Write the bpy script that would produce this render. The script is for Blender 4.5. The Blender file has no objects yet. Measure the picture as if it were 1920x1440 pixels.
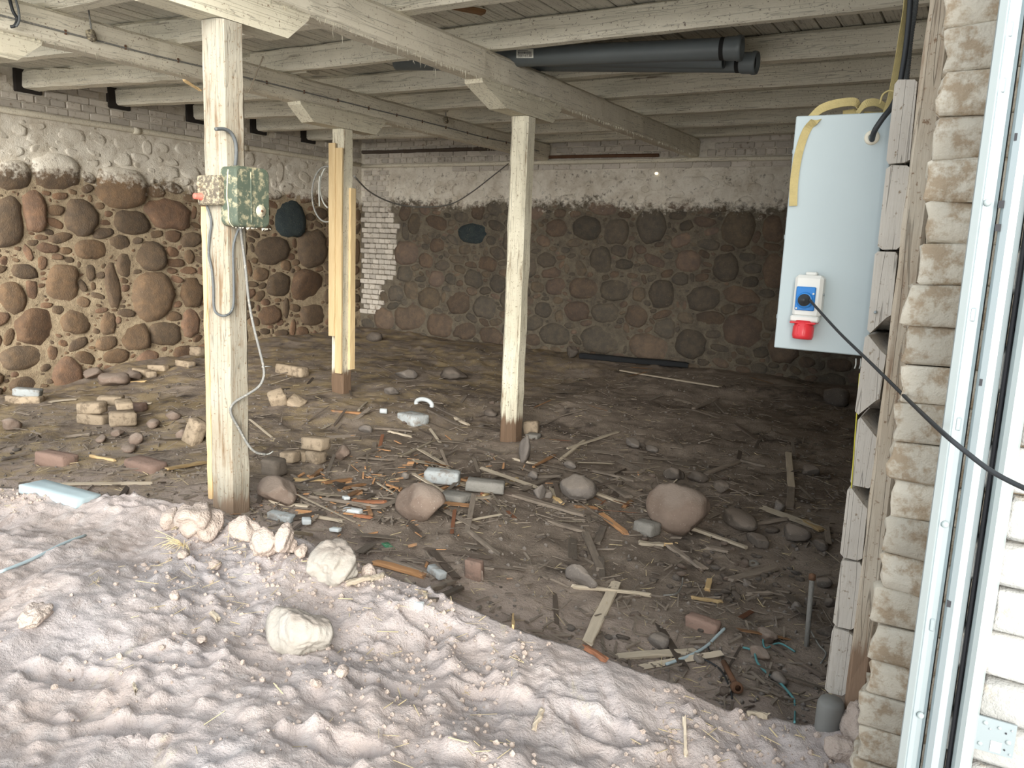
import bpy, math, random
import numpy as np
from mathutils import Vector, Matrix, Euler
D = bpy.data; COL = bpy.context.scene.collection; SC = bpy.context.scene
rnd = random.Random(7); RS = np.random.RandomState(11)

# ---------------------------------------------------------------- camera
F = 1500.0; PITCH, ROLL, YAW = map(math.radians, (9.73, 2.34, -30.83))
FW = np.array([math.sin(YAW)*math.cos(PITCH), math.cos(YAW)*math.cos(PITCH), -math.sin(PITCH)])
_r = np.array([math.cos(YAW), -math.sin(YAW), 0.0]); _u = np.cross(_r, FW)
RT = math.cos(ROLL)*_r + math.sin(ROLL)*_u; UP = -math.sin(ROLL)*_r + math.cos(ROLL)*_u
CP = np.array([0, 0, 1.55])
cd = D.cameras.new('camera'); cam = D.objects.new('camera', cd); COL.objects.link(cam)
cd.sensor_width = 36; cd.lens = F/1920*36; cd.clip_start = .02; cd.clip_end = 200
m = Matrix(((RT[0], UP[0], -FW[0], CP[0]), (RT[1], UP[1], -FW[1], CP[1]), (RT[2], UP[2], -FW[2], CP[2]), (0, 0, 0, 1)))
cam.matrix_world = m; SC.camera = cam

# ---------------------------------------------------------------- light
w = D.worlds.new('sky'); SC.world = w; w.use_nodes = True
nt = w.node_tree; bg = nt.nodes['Background']
bg.inputs[0].default_value = (0.88, 0.95, 1.0, 1); bg.inputs[1].default_value = 0.85
sd = D.lights.new('sun', 'SUN'); sd.energy = 5.1; sd.angle = math.radians(46); sd.color = (1.0, .955, .87)
so = D.objects.new('sun', sd); COL.objects.link(so); so.rotation_euler = (math.radians(80), 0, math.radians(33))
SC.view_settings.view_transform = 'Standard'; SC.view_settings.look = 'None'
SC.view_settings.gamma = 1; SC.view_settings.use_curve_mapping = False
SC.view_settings.exposure = 0.9

# ---------------------------------------------------------------- noise + terrain
def vnoise(x, y, seed):
    xi = np.floor(x).astype(np.int64); yi = np.floor(y).astype(np.int64); fx = x-xi; fy = y-yi
    fx = fx*fx*(3-2*fx); fy = fy*fy*(3-2*fy)
    def h(a, b):
        n = (a*374761393 + b*668265263 + seed*974711) & 0xffffffff
        n = ((n ^ (n >> 13))*1274126177) & 0xffffffff
        return ((n ^ (n >> 16)) & 0xffff)/65535.0
    return (h(xi, yi)*(1-fx)+h(xi+1, yi)*fx)*(1-fy)+(h(xi, yi+1)*(1-fx)+h(xi+1, yi+1)*fx)*fy
def fbm(x, y, sc, seed, octv=3):
    o = 0; a = 1; t = 0
    for k in range(octv):
        o = o+a*(vnoise(x/sc*2**k, y/sc*2**k, seed+k)-.5); t += a; a *= .5
    return o/t*2
FC = [(-.4, 3.3, -.24), (-1.5, 3.2, -.20), (-2.6, 3.2, -.12), (-3.7, 3.0, -.03), (-5, 3.0, -.12), (-6.5, 3.4, -.2), (-3.7, 6.2, -.24), (-5.95, 6.35, -.06), (-9.6, 4.8, -.34), (-8, 4.6, -.2), (-9.6, 7, -.12),
      (-9.6, 9, 0), (-9.6, 10.75, .05), (-7, 10.7, .02), (-5, 10.75, 0), (-2.5, 10.75, .02), (-2, 6, -.24), (-1, 4.5, -.26), (-.4, 6, -.2), (-4.5, 8.5, -.14), (-7.5, 8, -.06), (-2, 8.5, -.16), (-4.6, 4.6, -.14), (-7, 6, -.12)]
FCa = np.array(FC)
def floor_z(x, y):
    x = np.asarray(x, float); y = np.asarray(y, float); n = 0; d = 0
    for a, b, c in FC:
        wt = 1/(((x-a)**2+(y-b)**2)+.25)**2; n = n+wt*c; d = d+wt
    return n/d
def px_ray(px, py): return FW+RT*(px-960)/F-UP*(py-720)/F
def on_z(px, py, z): d = px_ray(px, py); return CP+d*((z-CP[2])/d[2])
def on_x(px, py, x): d = px_ray(px, py); return CP+d*(x/d[0])
def on_y(px, py, y): d = px_ray(px, py); return CP+d*(y/d[1])
CR = [(0, 915, .12), (150, 930, .13), (260, 932, .15), (340, 945, .15), (410, 974, .15), (480, 988, .15), (560, 1015, .15), (700, 1075, .12), (850, 1135, .10), (1000, 1200, .08), (1200, 1270, .05), (1350, 1330, .02), (1500, 1368, 0.0), (1600, 1370, .05)]
CRW = np.array([(-9.5, 2.0, .05), (-6.2, 2.15, .08)]+[tuple(on_z(a, b, c)) for a, b, c in CR]+[(.8, 2.6, .1)])
CRW = CRW[np.argsort(CRW[:, 0])]
def mound_z(x, y):
    yc = np.interp(x, CRW[:, 0], CRW[:, 1]); zc = np.interp(x, CRW[:, 0], CRW[:, 2])
    d = y-yc
    front = zc+.035*np.clip(-d, 0, 3)-.05*np.exp(-((d+.45)/.25)**2)*(.5+vnoise(x*1.3, y*0, 5))
    back = zc-np.clip(d, 0, 9)*.9-.02
    return np.where(d < 0, front, np.where(d < .03, zc, back))
def terr(x, y): return np.maximum(floor_z(x, y), mound_z(x, y))
def hit(px, py):
    d = px_ray(px, py); ts = np.linspace(1.2, 16, 3000); P = CP+d*ts[:, None]
    k = np.nonzero(P[:, 2] <= terr(P[:, 0], P[:, 1]))[0]
    i = k[0] if len(k) else len(ts)-1
    p = P[i]; return np.array([p[0], p[1], float(terr(p[0], p[1]))])
def depth(p): return float((np.array(p)-CP)@FW)

# ---------------------------------------------------------------- object helpers
def tag(o, label=None, cat=None, group=None, kind=None):
    if label: o['label'] = label
    if cat: o['category'] = cat
    if group: o['group'] = group
    if kind: o['kind'] = kind
    return o
def mk(name, v, f, mat, parent=None, loc=(0, 0, 0), rot=(0, 0, 0), smooth=False, col=None):
    me = D.meshes.new(name); me.from_pydata([tuple(map(float, a)) for a in v], [], [tuple(map(int, a)) for a in f]); me.validate()
    if smooth: me.polygons.foreach_set('use_smooth', [True]*len(me.polygons))
    if col is not None:
        at = me.color_attributes.new('Col', 'FLOAT_COLOR', 'POINT')
        c = np.ones((len(v), 4), np.float32); c[:, :3] = col; at.data.foreach_set('color', c.ravel())
    me.materials.append(mat); me.update()
    return link(name, me, parent, loc, rot)
def link(name, me, parent=None, loc=(0, 0, 0), rot=(0, 0, 0), scale=(1, 1, 1)):
    o = D.objects.new(name, me); COL.objects.link(o); o.location = loc; o.rotation_euler = rot; o.scale = scale
    if parent is not None: o.parent = parent
    return o
def empty(name, loc=(0, 0, 0), rot=(0, 0, 0)):
    o = D.objects.new(name, None); COL.objects.link(o); o.location = loc; o.rotation_euler = rot; o.empty_display_size = .05; return o
def grid_mesh(name, X, Y, Z, mat, parent=None):
    ny, nx = X.shape; v = np.stack([X, Y, Z], -1).reshape(-1, 3)
    i = np.arange(ny*nx).reshape(ny, nx); q = np.stack([i[:-1, :-1], i[:-1, 1:], i[1:, 1:], i[1:, :-1]], -1).reshape(-1, 4)
    me = D.meshes.new(name); me.vertices.add(len(v)); me.vertices.foreach_set('co', v.ravel())
    me.loops.add(q.size); me.loops.foreach_set('vertex_index', q.ravel().astype(np.int32))
    me.polygons.add(len(q)); me.polygons.foreach_set('loop_start', np.arange(0, q.size, 4, dtype=np.int32)); me.polygons.foreach_set('loop_total', np.full(len(q), 4, np.int32))
    me.polygons.foreach_set('use_smooth', [True]*len(q)); me.update(calc_edges=True); me.materials.append(mat)
    return link(name, me, parent)
def bbox_v(lx, ly, lz, bv=0.0, c=(0, 0, 0)):
    """bevelled box: chamfered in cross-section and ends"""
    x, y, z = lx/2, ly/2, lz/2
    if bv <= 0:
        v = [(sx*x, sy*y, sz*z) for sx in (-1, 1) for sy in (-1, 1) for sz in (-1, 1)]
        f = [(0, 1, 3, 2), (4, 6, 7, 5), (0, 4, 5, 1), (2, 3, 7, 6), (0, 2, 6, 4), (1, 5, 7, 3)]
    else:
        v = []; 
        for sx in (-1, 1):
            for sy in (-1, 1):
                for sz in (-1, 1):
                    v += [(sx*(x-bv), sy*(y-bv), sz*z), (sx*(x-bv), sy*y, sz*(z-bv)), (sx*x, sy*(y-bv), sz*(z-bv))]
        def I(a, b, d, k): return (a*4+b*2+d)*3+k
        f = []
        for s in (0, 1):
            f.append([I(a, b, s, 0) for a, b in ((0, 0), (1, 0), (1, 1), (0, 1))]); f.append([I(a, s, b, 1) for a, b in ((0, 0), (0, 1), (1, 1), (1, 0))]); f.append([I(s, a, b, 2) for a, b in ((0, 0), (1, 0), (1, 1), (0, 1))])
        for a in (0, 1):
            for b in (0, 1):
                f.append([I(0, a, b, 0), I(1, a, b, 0), I(1, a, b, 1), I(0, a, b, 1)])
                f.append([I(a, 0, b, 0), I(a, 1, b, 0), I(a, 1, b, 2), I(a, 0, b, 2)])
                f.append([I(a, b, 0, 1), I(a, b, 1, 1), I(a, b, 1, 2), I(a, b, 0, 2)])
                for d in (0, 1): f.append([I(a, b, d, 0), I(a, b, d, 1), I(a, b, d, 2)])
    v = np.array(v)+np.array(c); return fixn(v, f)
def fixn(v, f):
    cen = v.mean(0); out = []
    for q in f:
        a, b, c = v[q[0]], v[q[1]], v[q[2]]; n = np.cross(b-a, c-a); mid = v[list(q)].mean(0)
        out.append(tuple(q) if n@(mid-cen) > 0 else tuple(reversed(q)))
    return v, out
def box(name, lo, hi, mat, parent=None, bv=0.004, base=False):
    """axis-aligned box; origin at its centre"""
    lo = np.array(lo, float); hi = np.array(hi, float); c = (lo+hi)/2; s = hi-lo
    off = (0, 0, 0)
    if base: off = (0, 0, s[2]/2); c[2] = lo[2]
    v, f = bbox_v(*s, min(bv, min(s)*.3), off)
    loc = c if parent is None else c-np.array(parent.location)
    return mk(name, v, f, mat, parent, loc)
def timber_v(L, W, T, seed, seg=None, jit=.004, broken=0.0, warp=0.0, taper=0.0):
    """sawn timber along local X with uneven arrises; broken>0 gives splintered ends"""
    r = np.random.RandomState(seed); seg = seg or max(3, int(L/.12)); bv = min(W, T)*.16
    cs = [(-W/2+bv, -T/2), (W/2-bv, -T/2), (W/2, -T/2+bv), (W/2, T/2-bv), (W/2-bv, T/2), (-W/2+bv, T/2), (-W/2, T/2-bv), (-W/2, -T/2+bv)]
    v = []; bow = r.uniform(-1, 1)*warp; tw = r.uniform(-1, 1)*warp*.6
    for i in range(seg+1):
        t = i/seg; x = (t-.5)*L; dz = bow*(4*(t-.5)**2-.5); k = 1-taper*t
        for (a, b) in cs:
            xx = x
            if broken and i in (0, seg): xx += r.uniform(-1, .2)*broken*(1 if i else -1)
            v.append((xx, a*k+r.normal()*jit, b*(1-.3*taper*t)+dz+r.normal()*jit*.7+a*tw*(t-.5)*4))
    f = []; n = 8
    for i in range(seg):
        for j in range(n):
            a = i*n+j; b = i*n+(j+1) % n; f.append((a, b, b+n, a+n))
    f.append(tuple(range(n-1, -1, -1))); f.append(tuple(range(seg*n, seg*n+n)))
    return np.array(v), f
def timber(name, p0, p1, W, T, mat, parent=None, seed=0, roll=0.0, **k):
    p0 = np.array(p0, float); p1 = np.array(p1, float); L = np.linalg.norm(p1-p0); c = (p0+p1)/2
    v, f = timber_v(L, W, T, seed, **k)
    d = Vector(p1-p0).normalized(); q = d.to_track_quat('X', 'Z')
    e = (q @ Euler((roll, 0, 0)).to_quaternion()).to_euler()
    if parent is not None: c = c-np.array(parent.location)
    return mk(name, v, f, mat, parent, c, e)
def tube_v(pts, r, n=8, sub=5, caps=True):
    P = [Vector(map(float, p)) for p in pts]
    if len(P) > 2 and sub > 1:
        Q = []
        for i in range(len(P)-1):
            p0 = P[max(i-1, 0)]; p1 = P[i]; p2 = P[i+1]; p3 = P[min(i+2, len(P)-1)]
            for k in range(sub):
                t = k/sub; Q.append(.5*((2*p1)+(-p0+p2)*t+(2*p0-5*p1+4*p2-p3)*t*t+(-p0+3*p1-3*p2+p3)*t**3))
        Q.append(P[-1]); P = Q
    v = []; f = []; N = None
    for i, p in enumerate(P):
        d = (P[min(i+1, len(P)-1)]-P[max(i-1, 0)]).normalized()
        if N is None: N = d.orthogonal().normalized()
        N = (N-d*N.dot(d)); N = N.normalized() if N.length > 1e-6 else d.orthogonal().normalized()
        B = d.cross(N); rr = r[min(i, len(r)-1)] if isinstance(r, (list, tuple)) else r
        for j in range(n):
            a = 2*math.pi*j/n; v.append(p+(N*math.cos(a)+B*math.sin(a))*rr)
    for i in range(len(P)-1):
        for j in range(n): a = i*n+j; b = i*n+(j+1) % n; f.append((a, b, b+n, a+n))
    if caps: f.append(tuple(range(n-1, -1, -1))); f.append(tuple(range((len(P)-1)*n, len(P)*n)))
    return [tuple(q) for q in v], f
def tube(name, pts, r, mat, parent=None, n=8, sub=5, caps=True):
    o = np.array(pts[0], float); v, f = tube_v([np.array(p, float)-o for p in pts], r, n, sub, caps)
    return mk(name, v, f, mat, parent, o if parent is None else o-np.array(parent.location), smooth=True)
def lathe_v(prof, n=20, axis='z'):
    v = []; f = []
    for (r, h) in prof:
        for j in range(n):
            a = 2*math.pi*j/n; c, s = r*math.cos(a), r*math.sin(a)
            v.append((c, s, h) if axis == 'z' else ((h, c, s) if axis == 'x' else (s, h, c)))
    for i in range(len(prof)-1):
        for j in range(n): a = i*n+j; b = i*n+(j+1) % n; f.append((a, b, b+n, a+n))
    return v, f
def lathe(name, prof, mat, parent=None, loc=(0, 0, 0), rot=(0, 0, 0), n=20, axis='z'):
    v, f = lathe_v(prof, n, axis); return mk(name, v, f, mat, parent, loc, rot, smooth=True)
_ico = {}
def ico(sub):
    if sub not in _ico:
        import bmesh
        b = bmesh.new(); bmesh.ops.create_icosphere(b, subdivisions=sub, radius=1)
        _ico[sub] = (np.array([v.co[:] for v in b.verts]), [tuple(v.index for v in f.verts) for f in b.faces]); b.free()
    return _ico[sub]
def stone_v(seed, sub=3, rough=.12, facets=5, flat=.55):
    v, f = ico(sub); r = np.random.RandomState(seed); v = v.copy()
    for k in range(facets):      # worn facets
        n = r.normal(size=3); n /= np.linalg.norm(n); h = r.uniform(flat, .9); d = v@n; v = v-np.outer(np.clip(d-h, 0, 9)*.85, n)
    q = v*1.7+r.uniform(0, 50, 3); s = 1+rough*(fbm(q[:, 0]+q[:, 2]*.7, q[:, 1]-q[:, 2]*.6, 1.0, seed, 3))+rough*.25*fbm(q[:, 0]*5+q[:, 2]*3, q[:, 1]*5-q[:, 2]*3, 1.0, seed+9, 2)
    return v*s[:, None], f

# ---------------------------------------------------------------- materials
class N:
    def __init__(s, name):
        s.m = D.materials.new(name); s.m.use_nodes = True; s.t = s.m.node_tree; s.b = s.t.nodes['Principled BSDF']; s.tc = s.new('ShaderNodeTexCoord')
    def new(s, t, **k):
        n = s.t.nodes.new(t)
        for a, b in k.items(): setattr(n, a, b)
        return n
    def l(s, a, b): s.t.links.new(a, b)
    def co(s, space='Object', scale=(1, 1, 1), obj_rand=True):
        mp = s.new('ShaderNodeMapping'); mp.inputs['Scale'].default_value = scale
        if space == 'World': s.g = s.new('ShaderNodeNewGeometry'); s.l(s.g.outputs['Position'], mp.inputs['Vector'])
        else:
            s.l(s.tc.outputs['Object'], mp.inputs['Vector'])
            if obj_rand:
                oi = s.new('ShaderNodeObjectInfo'); mu = s.new('ShaderNodeMath', operation='MULTIPLY'); mu.inputs[1].default_value = 37
                s.l(oi.outputs['Random'], mu.inputs[0]); s.l(mu.outputs[0], mp.inputs['Location'])
        return mp.outputs[0]
    def noise(s, co, scale, detail=4, rough=.6, dist=0):
        n = s.new('ShaderNodeTexNoise'); n.inputs['Scale'].default_value = scale; n.inputs['Detail'].default_value = detail; n.inputs['Roughness'].default_value = rough; n.inputs['Distortion'].default_value = dist
        s.l(co, n.inputs['Vector']); return n.outputs['Fac']
    def ramp(s, fac, stops):
        r = s.new('ShaderNodeValToRGB'); e = r.color_ramp.elements
        while len(e) < len(stops): e.new(.5)
        for k, (p, c) in enumerate(stops):
            e[k].position = p; e[k].color = (*c, 1) if isinstance(c, tuple) else (c, c, c, 1)
        s.l(fac, r.inputs[0]); return r.outputs[0]
    def mix(s, a, b, fac, mode='MIX'):
        n = s.new('ShaderNodeMix', data_type='RGBA', blend_type=mode)
        for v, i in ((fac, 0), (a, 6), (b, 7)):
            if isinstance(v, (int, float)): n.inputs[i].default_value = v
            elif isinstance(v, tuple): n.inputs[i].default_value = (*v, 1)
            else: s.l(v, n.inputs[i])
        return n.outputs[2]
    def math(s, op, a, b=0, c=None):
        n = s.new('ShaderNodeMath', operation=op)
        for i, v in enumerate((a, b, c)):
            if v is None: continue
            if isinstance(v, (int, float)): n.inputs[i].default_value = v
            else: s.l(v, n.inputs[i])
        return n.outputs[0]
    def sep(s, co):
        n = s.new('ShaderNodeSeparateXYZ'); s.l(co, n.inputs[0]); return n.outputs
    def rand(s):
        return s.new('ShaderNodeObjectInfo').outputs['Random']
    def bump(s, h, dist, strength=1.0, normal=None):
        b = s.new('ShaderNodeBump'); b.inputs['Distance'].default_value = dist; b.inputs['Strength'].default_value = strength
        s.l(h, b.inputs['Height'])
        if normal is not None: s.l(normal, b.inputs['Normal'])
        return b.outputs[0]
    def out(s, col=None, rough=.9, normal=None, metal=0, spec=.3):
        if col is not None:
            if isinstance(col, tuple): s.b.inputs['Base Color'].default_value = (*col, 1)
            else: s.l(col, s.b.inputs['Base Color'])
        if isinstance(rough, (int, float)): s.b.inputs['Roughness'].default_value = rough
        else: s.l(rough, s.b.inputs['Roughness'])
        s.b.inputs['Metallic'].default_value = metal; s.b.inputs['Specular IOR Level'].default_value = spec
        if normal is not None: s.l(normal, s.b.inputs['Normal'])
        return s.m
def srgb(r, g, b): return tuple(((c/255/12.92) if c/255 <= .04045 else ((c/255+.055)/1.055)**2.4) for c in (r, g, b))

def m_whitewood(name, axis, white=(.70, .66, .56), white2=(.52, .49, .42), wood=(.20, .13, .08), wear=.42, bare_z=None, bare=(.2, .13, .09), crack=1.0):
    n = N(name); st = {'x': (1, 14, 14), 'y': (14, 1, 14), 'z': (14, 14, 1)}[axis]
    co = n.co(); cs = n.co(scale=st)
    g = n.noise(cs, 2.2, 6, .7, .4); pt = n.noise(co, 2.0, 5, .65); fine = n.noise(cs, 9, 3, .7)
    c = n.mix(white, white2, n.ramp(pt, [(.35, 0.0), (.7, 1.0)]))
    m1 = n.ramp(g, [(wear-.12, 1.0), (wear, 0.0)])
    pm = n.ramp(pt, [(.45, .25), (.62, 1.0)])
    m1 = n.mix(m1, pm, 1.0, 'MULTIPLY')
    c = n.mix(c, wood, m1)
    cr = n.ramp(n.noise(n.co(scale=tuple(k*1.6 if k > 1 else .7 for k in st)), 1.3, 2, .5, .3), [(.485, 1.0), (.497, .15), (.509, 1.0)])
    c = n.mix(c, n.mix(c, cr, 1.0, 'MULTIPLY'), .55*crack)
    sp = n.ramp(n.noise(co, 55, 3, .7), [(.60, 0.0), (.70, 1.0)]); c = n.mix(c, wood, n.mix(sp, .5, 1.0, 'MULTIPLY') if False else sp)
    if bare_z is not None:
        z = n.sep(n.tc.outputs['Object'])[2]; zz = n.math('ADD', z, n.math('MULTIPLY', n.math('SUBTRACT', g, .5), .25))
        mk_ = n.ramp(n.math('DIVIDE', zz, 3.0), [((bare_z-.03)/3, 1.0), ((bare_z+.03)/3, 0.0)])
        c = n.mix(c, n.mix(bare, tuple(k*.5 for k in bare), g), mk_)
    h = n.mix(n.mix(g, fine, .4), cr, .25)
    return n.out(c, .85, n.bump(h, .006))
def m_wood(name, a, b, axis='x', spot=.5):
    n = N(name); st = {'x': (1, 12, 12), 'y': (12, 1, 12), 'z': (12, 12, 1)}[axis]
    cs = n.co(scale=st); g = n.noise(cs, 3, 6, .7, .5); c = n.mix(a, b, n.ramp(g, [(.3, 0.0), (.7, 1.0)]))
    d = n.noise(n.co(), 7, 4, .6); c = n.mix(c, (.13, .11, .095), n.ramp(d, [(spot, 0.0), (spot+.22, .85)]))
    v = n.math('MULTIPLY_ADD', n.rand(), .7, .65); cc = n.new('ShaderNodeCombineColor'); [n.l(v, cc.inputs[i]) for i in range(3)]
    c = n.mix(c, cc.outputs[0], 1.0, 'MULTIPLY')
    return n.out(c, .9, n.bump(g, .003))
def m_plain(name, col, rough=.5, metal=0, var=.15, scale=8, bump=.0, spec=.4, dirt=None, dirt_amt=.5):
    n = N(name); co = n.co(); g = n.noise(co, scale, 5, .65)
    c = n.mix(tuple(k*(1-var) for k in col), tuple(min(1, k*(1+var)) for k in col), g)
    if dirt: c = n.mix(c, dirt, n.ramp(n.noise(co, scale*2.3, 5, .7), [(dirt_amt, 0.0), (dirt_amt+.15, 1.0)]))
    return n.out(c, rough, n.bump(n.noise(co, scale*6, 3), bump) if bump else None, metal, spec)
def m_rock(name, a, b, scale=6, dust=(.30, .25, .21), dustz=.55, bump=.012):
    n = N(name); co = n.co(); g = n.noise(co, scale, 6, .65); c = n.mix(a, b, n.ramp(g, [(.3, 0.0), (.7, 1.0)]))
    sp = n.noise(co, scale*14, 2, .6); c = n.mix(c, (.5, .45, .4), n.ramp(sp, [(.64, 0.0), (.74, .5)]))
    geo = n.new('ShaderNodeNewGeometry'); nz = n.sep(geo.outputs['Normal'])[2]
    f = n.math('ADD', nz, n.math('MULTIPLY', n.math('SUBTRACT', n.noise(co, 5, 4), .5), 1.2))
    c = n.mix(c, dust, n.ramp(f, [(dustz, 0.0), (dustz+.3, .85)]))
    return n.out(c, .92, n.bump(n.mix(g, sp, .25), bump))

WW_C = (.80, .755, .67)
def ww_mask(n, pos):
    """whitewash of the upper wall and of the corner pier: ragged lower edge"""
    x, y, z = n.sep(pos)
    nz = n.noise(pos, 2.2, 6, .7); nf = n.noise(pos, 14, 4, .7)
    zz = n.math('ADD', z, n.math('ADD', n.math('MULTIPLY', n.math('SUBTRACT', nz, .5), .55), n.math('MULTIPLY', n.math('SUBTRACT', nf, .5), .5)))
    m = n.ramp(n.math('DIVIDE', zz, 4.0), [(2.13/4, 0.0), (2.26/4, 1.0)])
    fl = n.ramp(nf, [(.30, .25), (.42, 1.0)])
    return n.mix(m, fl, 1.0, 'MULTIPLY')
def m_wallstone(name, mortar=False, ma=(.225, .17, .112), mb=(.45, .365, .25)):
    n = N(name); g = n.new('ShaderNodeNewGeometry'); pos = g.outputs['Position']
    n1 = n.noise(pos, 9, 6, .7); n2 = n.noise(pos, 60, 3, .7)
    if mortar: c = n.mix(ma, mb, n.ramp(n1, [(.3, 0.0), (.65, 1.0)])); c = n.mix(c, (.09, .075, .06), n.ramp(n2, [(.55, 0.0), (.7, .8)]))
    else:
        at = n.new('ShaderNodeAttribute', attribute_name='Col'); c = n.mix(at.outputs['Color'], n.mix(at.outputs['Color'], (1.7, 1.55, 1.35), 1.0, 'MULTIPLY'), n.ramp(n1, [(.4, 0.0), (.75, 1.0)]))
        c = n.mix(c, (.32, .27, .19), n.ramp(n2, [(.62, 0.0), (.72, .6)]))
    # darkening on the far right part and near the ground is left to light; whitewash on top
    ww = n.mix(WW_C, (.58, .52, .43), n.ramp(n.noise(pos, 5, 5, .7), [(.4, 0.0), (.7, 1.0)]))
    c = n.mix(c, ww, ww_mask(n, pos))
    return n.out(c, .95, n.bump(n.mix(n1, n2, .4), .018))
def m_brick(name, a, b, wear=(.25, .19, .13), wt=.56):
    n = N(name); co = n.co(); g = n.noise(co, 9, 5, .65); c = n.mix(a, b, g)
    c = n.mix(c, wear, n.ramp(n.noise(co, 16, 5, .7), [(wt, 0.0), (wt+.12, .8)]))
    v = n.math('MULTIPLY_ADD', n.rand(), .35, .80); cc = n.new('ShaderNodeCombineColor'); [n.l(v, cc.inputs[i]) for i in range(3)]
    c = n.mix(c, cc.outputs[0], 1.0, 'MULTIPLY')
    return n.out(c, .93, n.bump(n.noise(co, 30, 4, .7), .006))
def m_soil(name):
    n = N(name); g = n.new('ShaderNodeNewGeometry'); pos = g.outputs['Position']; x, y, z = n.sep(pos)
    a = n.noise(pos, 1.1, 5, .65); b = n.noise(pos, 9, 6, .75); cfine = n.noise(pos, 70, 4, .75)
    c = n.mix((.14, .11, .088), (.31, .255, .21), n.ramp(a, [(.35, 0.0), (.65, 1.0)]))
    c = n.mix(c, (.37, .31, .255), n.ramp(b, [(.45, 0.0), (.75, .8)]))
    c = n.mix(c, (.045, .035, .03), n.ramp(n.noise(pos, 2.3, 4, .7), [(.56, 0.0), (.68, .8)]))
    c = n.mix(c, (.40, .34, .26), n.ramp(cfine, [(.60, 0.0), (.70, .7)]))
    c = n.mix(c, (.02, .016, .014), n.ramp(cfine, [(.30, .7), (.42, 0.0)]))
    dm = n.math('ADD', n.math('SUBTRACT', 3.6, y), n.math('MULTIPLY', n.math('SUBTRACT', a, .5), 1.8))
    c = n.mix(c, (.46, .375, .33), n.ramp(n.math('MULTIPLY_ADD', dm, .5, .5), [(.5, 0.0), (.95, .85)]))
    yl = n.math('MULTIPLY', n.ramp(n.math('DIVIDE', n.math('ADD', x, 10), 10), [(.45, 1.0), (.62, 0.0)]), n.ramp(n.noise(pos, 3, 5, .7), [(.45, 0.0), (.6, .7)]))
    c = n.mix(c, (.38, .29, .16), yl)
    return n.out(c, .97, n.bump(n.mix(b, cfine, .5), .02))
def m_sand(name):
    n = N(name); g = n.new('ShaderNodeNewGeometry'); pos = g.outputs['Position']
    a = n.noise(pos, 1.6, 5, .6); b = n.noise(pos, 14, 6, .7); f = n.noise(pos, 90, 4, .7)
    mp = n.new('ShaderNodeMapping', vector_type='TEXTURE'); mp.inputs['Rotation'].default_value = (0, 0, 2.13); mp.inputs['Scale'].default_value = (.8, .16, .3); n.l(pos, mp.inputs[0])
    st = n.noise(mp.outputs[0], 3.0, 5, .65, .6)
    c = n.mix((.475, .395, .36), (.44, .40, .40), n.ramp(a, [(.35, 0.0), (.65, 1.0)]))
    c = n.mix(c, (.57, .53, .515), n.ramp(b, [(.5, 0.0), (.8, .8)]))
    c = n.mix(c, (.27, .215, .19), n.ramp(st, [(.28, .75), (.42, 0.0)]))
    c = n.mix(c, (.24, .195, .16), n.ramp(f, [(.28, .6), (.38, 0.0)]))
    sw = n.math('MULTIPLY', n.ramp(n.noise(mp.outputs[0], .9, 4, .6), [(.63, 0.0), (.72, .8)]), n.ramp(f, [(.42, 0.0), (.56, 1.0)]))
    c = n.mix(c, (.58, .52, .36), sw)
    h = n.mix(n.mix(b, f, .35), st, .4)
    return n.out(c, .97, n.bump(h, .03))

MW = dict(
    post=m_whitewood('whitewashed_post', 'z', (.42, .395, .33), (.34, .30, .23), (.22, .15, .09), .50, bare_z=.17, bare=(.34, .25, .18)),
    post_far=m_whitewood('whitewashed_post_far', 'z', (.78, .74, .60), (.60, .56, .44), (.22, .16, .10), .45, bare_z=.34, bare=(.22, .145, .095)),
    girder=m_whitewood('whitewashed_girder', 'x', (.84, .79, .66), (.72, .67, .56), (.28, .20, .13), .38),
    joist=m_whitewood('whitewashed_joist', 'x', (.86, .82, .70), (.72, .69, .58), (.17, .13, .10), .42),
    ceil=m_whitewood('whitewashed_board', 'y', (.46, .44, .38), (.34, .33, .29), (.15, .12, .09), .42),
    plankw=m_whitewood('whitewashed_plank_end', 'z', (.60, .56, .50), (.48, .44, .39), (.28, .22, .16), .38),
    timberw=m_whitewood('worn_timber', 'z', (.58, .51, .41), (.45, .36, .26), (.26, .17, .11), .48, bare_z=.25, bare=(.36, .24, .16)))
M_BRW = m_brick('whitewashed_brick', (.70, .655, .60), (.56, .51, .44))
M_BRB = m_brick('bright_whitewashed_brick', (.47, .475, .465), (.39, .38, .36), (.5, .42, .32))
M_BRP = m_brick('pier_brick', (.60, .57, .50), (.45, .39, .30), (.30, .22, .14), .47)
M_BRL = m_brick('loose_pale_brick', (.42, .335, .245), (.31, .25, .18), (.18, .14, .10), .50)
M_BRK = m_brick('loose_white_brick', (.48, .52, .54), (.38, .40, .40), (.26, .23, .20), .5)
M_BRR = m_brick('loose_red_brick', (.30, .20, .16), (.24, .17, .14), (.16, .12, .1))
M_STONE = m_wallstone('wall_stone'); M_MORT = m_wallstone('wall_mortar', True)
M_MORTB = m_wallstone('dark_wall_mortar', True, (.10, .085, .068), (.21, .18, .135)); M_SOIL = m_soil('debris_soil'); M_SAND = m_sand('pale_sand')  # back wall gets a darker, greyer mortar
M_ROCK = [m_rock('grey_rock', (.14, .125, .115), (.21, .185, .165), dust=(.25, .215, .185)), m_rock('brown_rock', (.17, .125, .10), (.24, .185, .15), dust=(.27, .22, .185)), m_rock('dark_rock', (.105, .09, .078), (.155, .13, .11), dust=(.23, .19, .16))]
M_PALE = m_rock('pale_rock', (.33, .30, .26), (.42, .395, .36), 5, (.36, .31, .27), .8)
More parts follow.
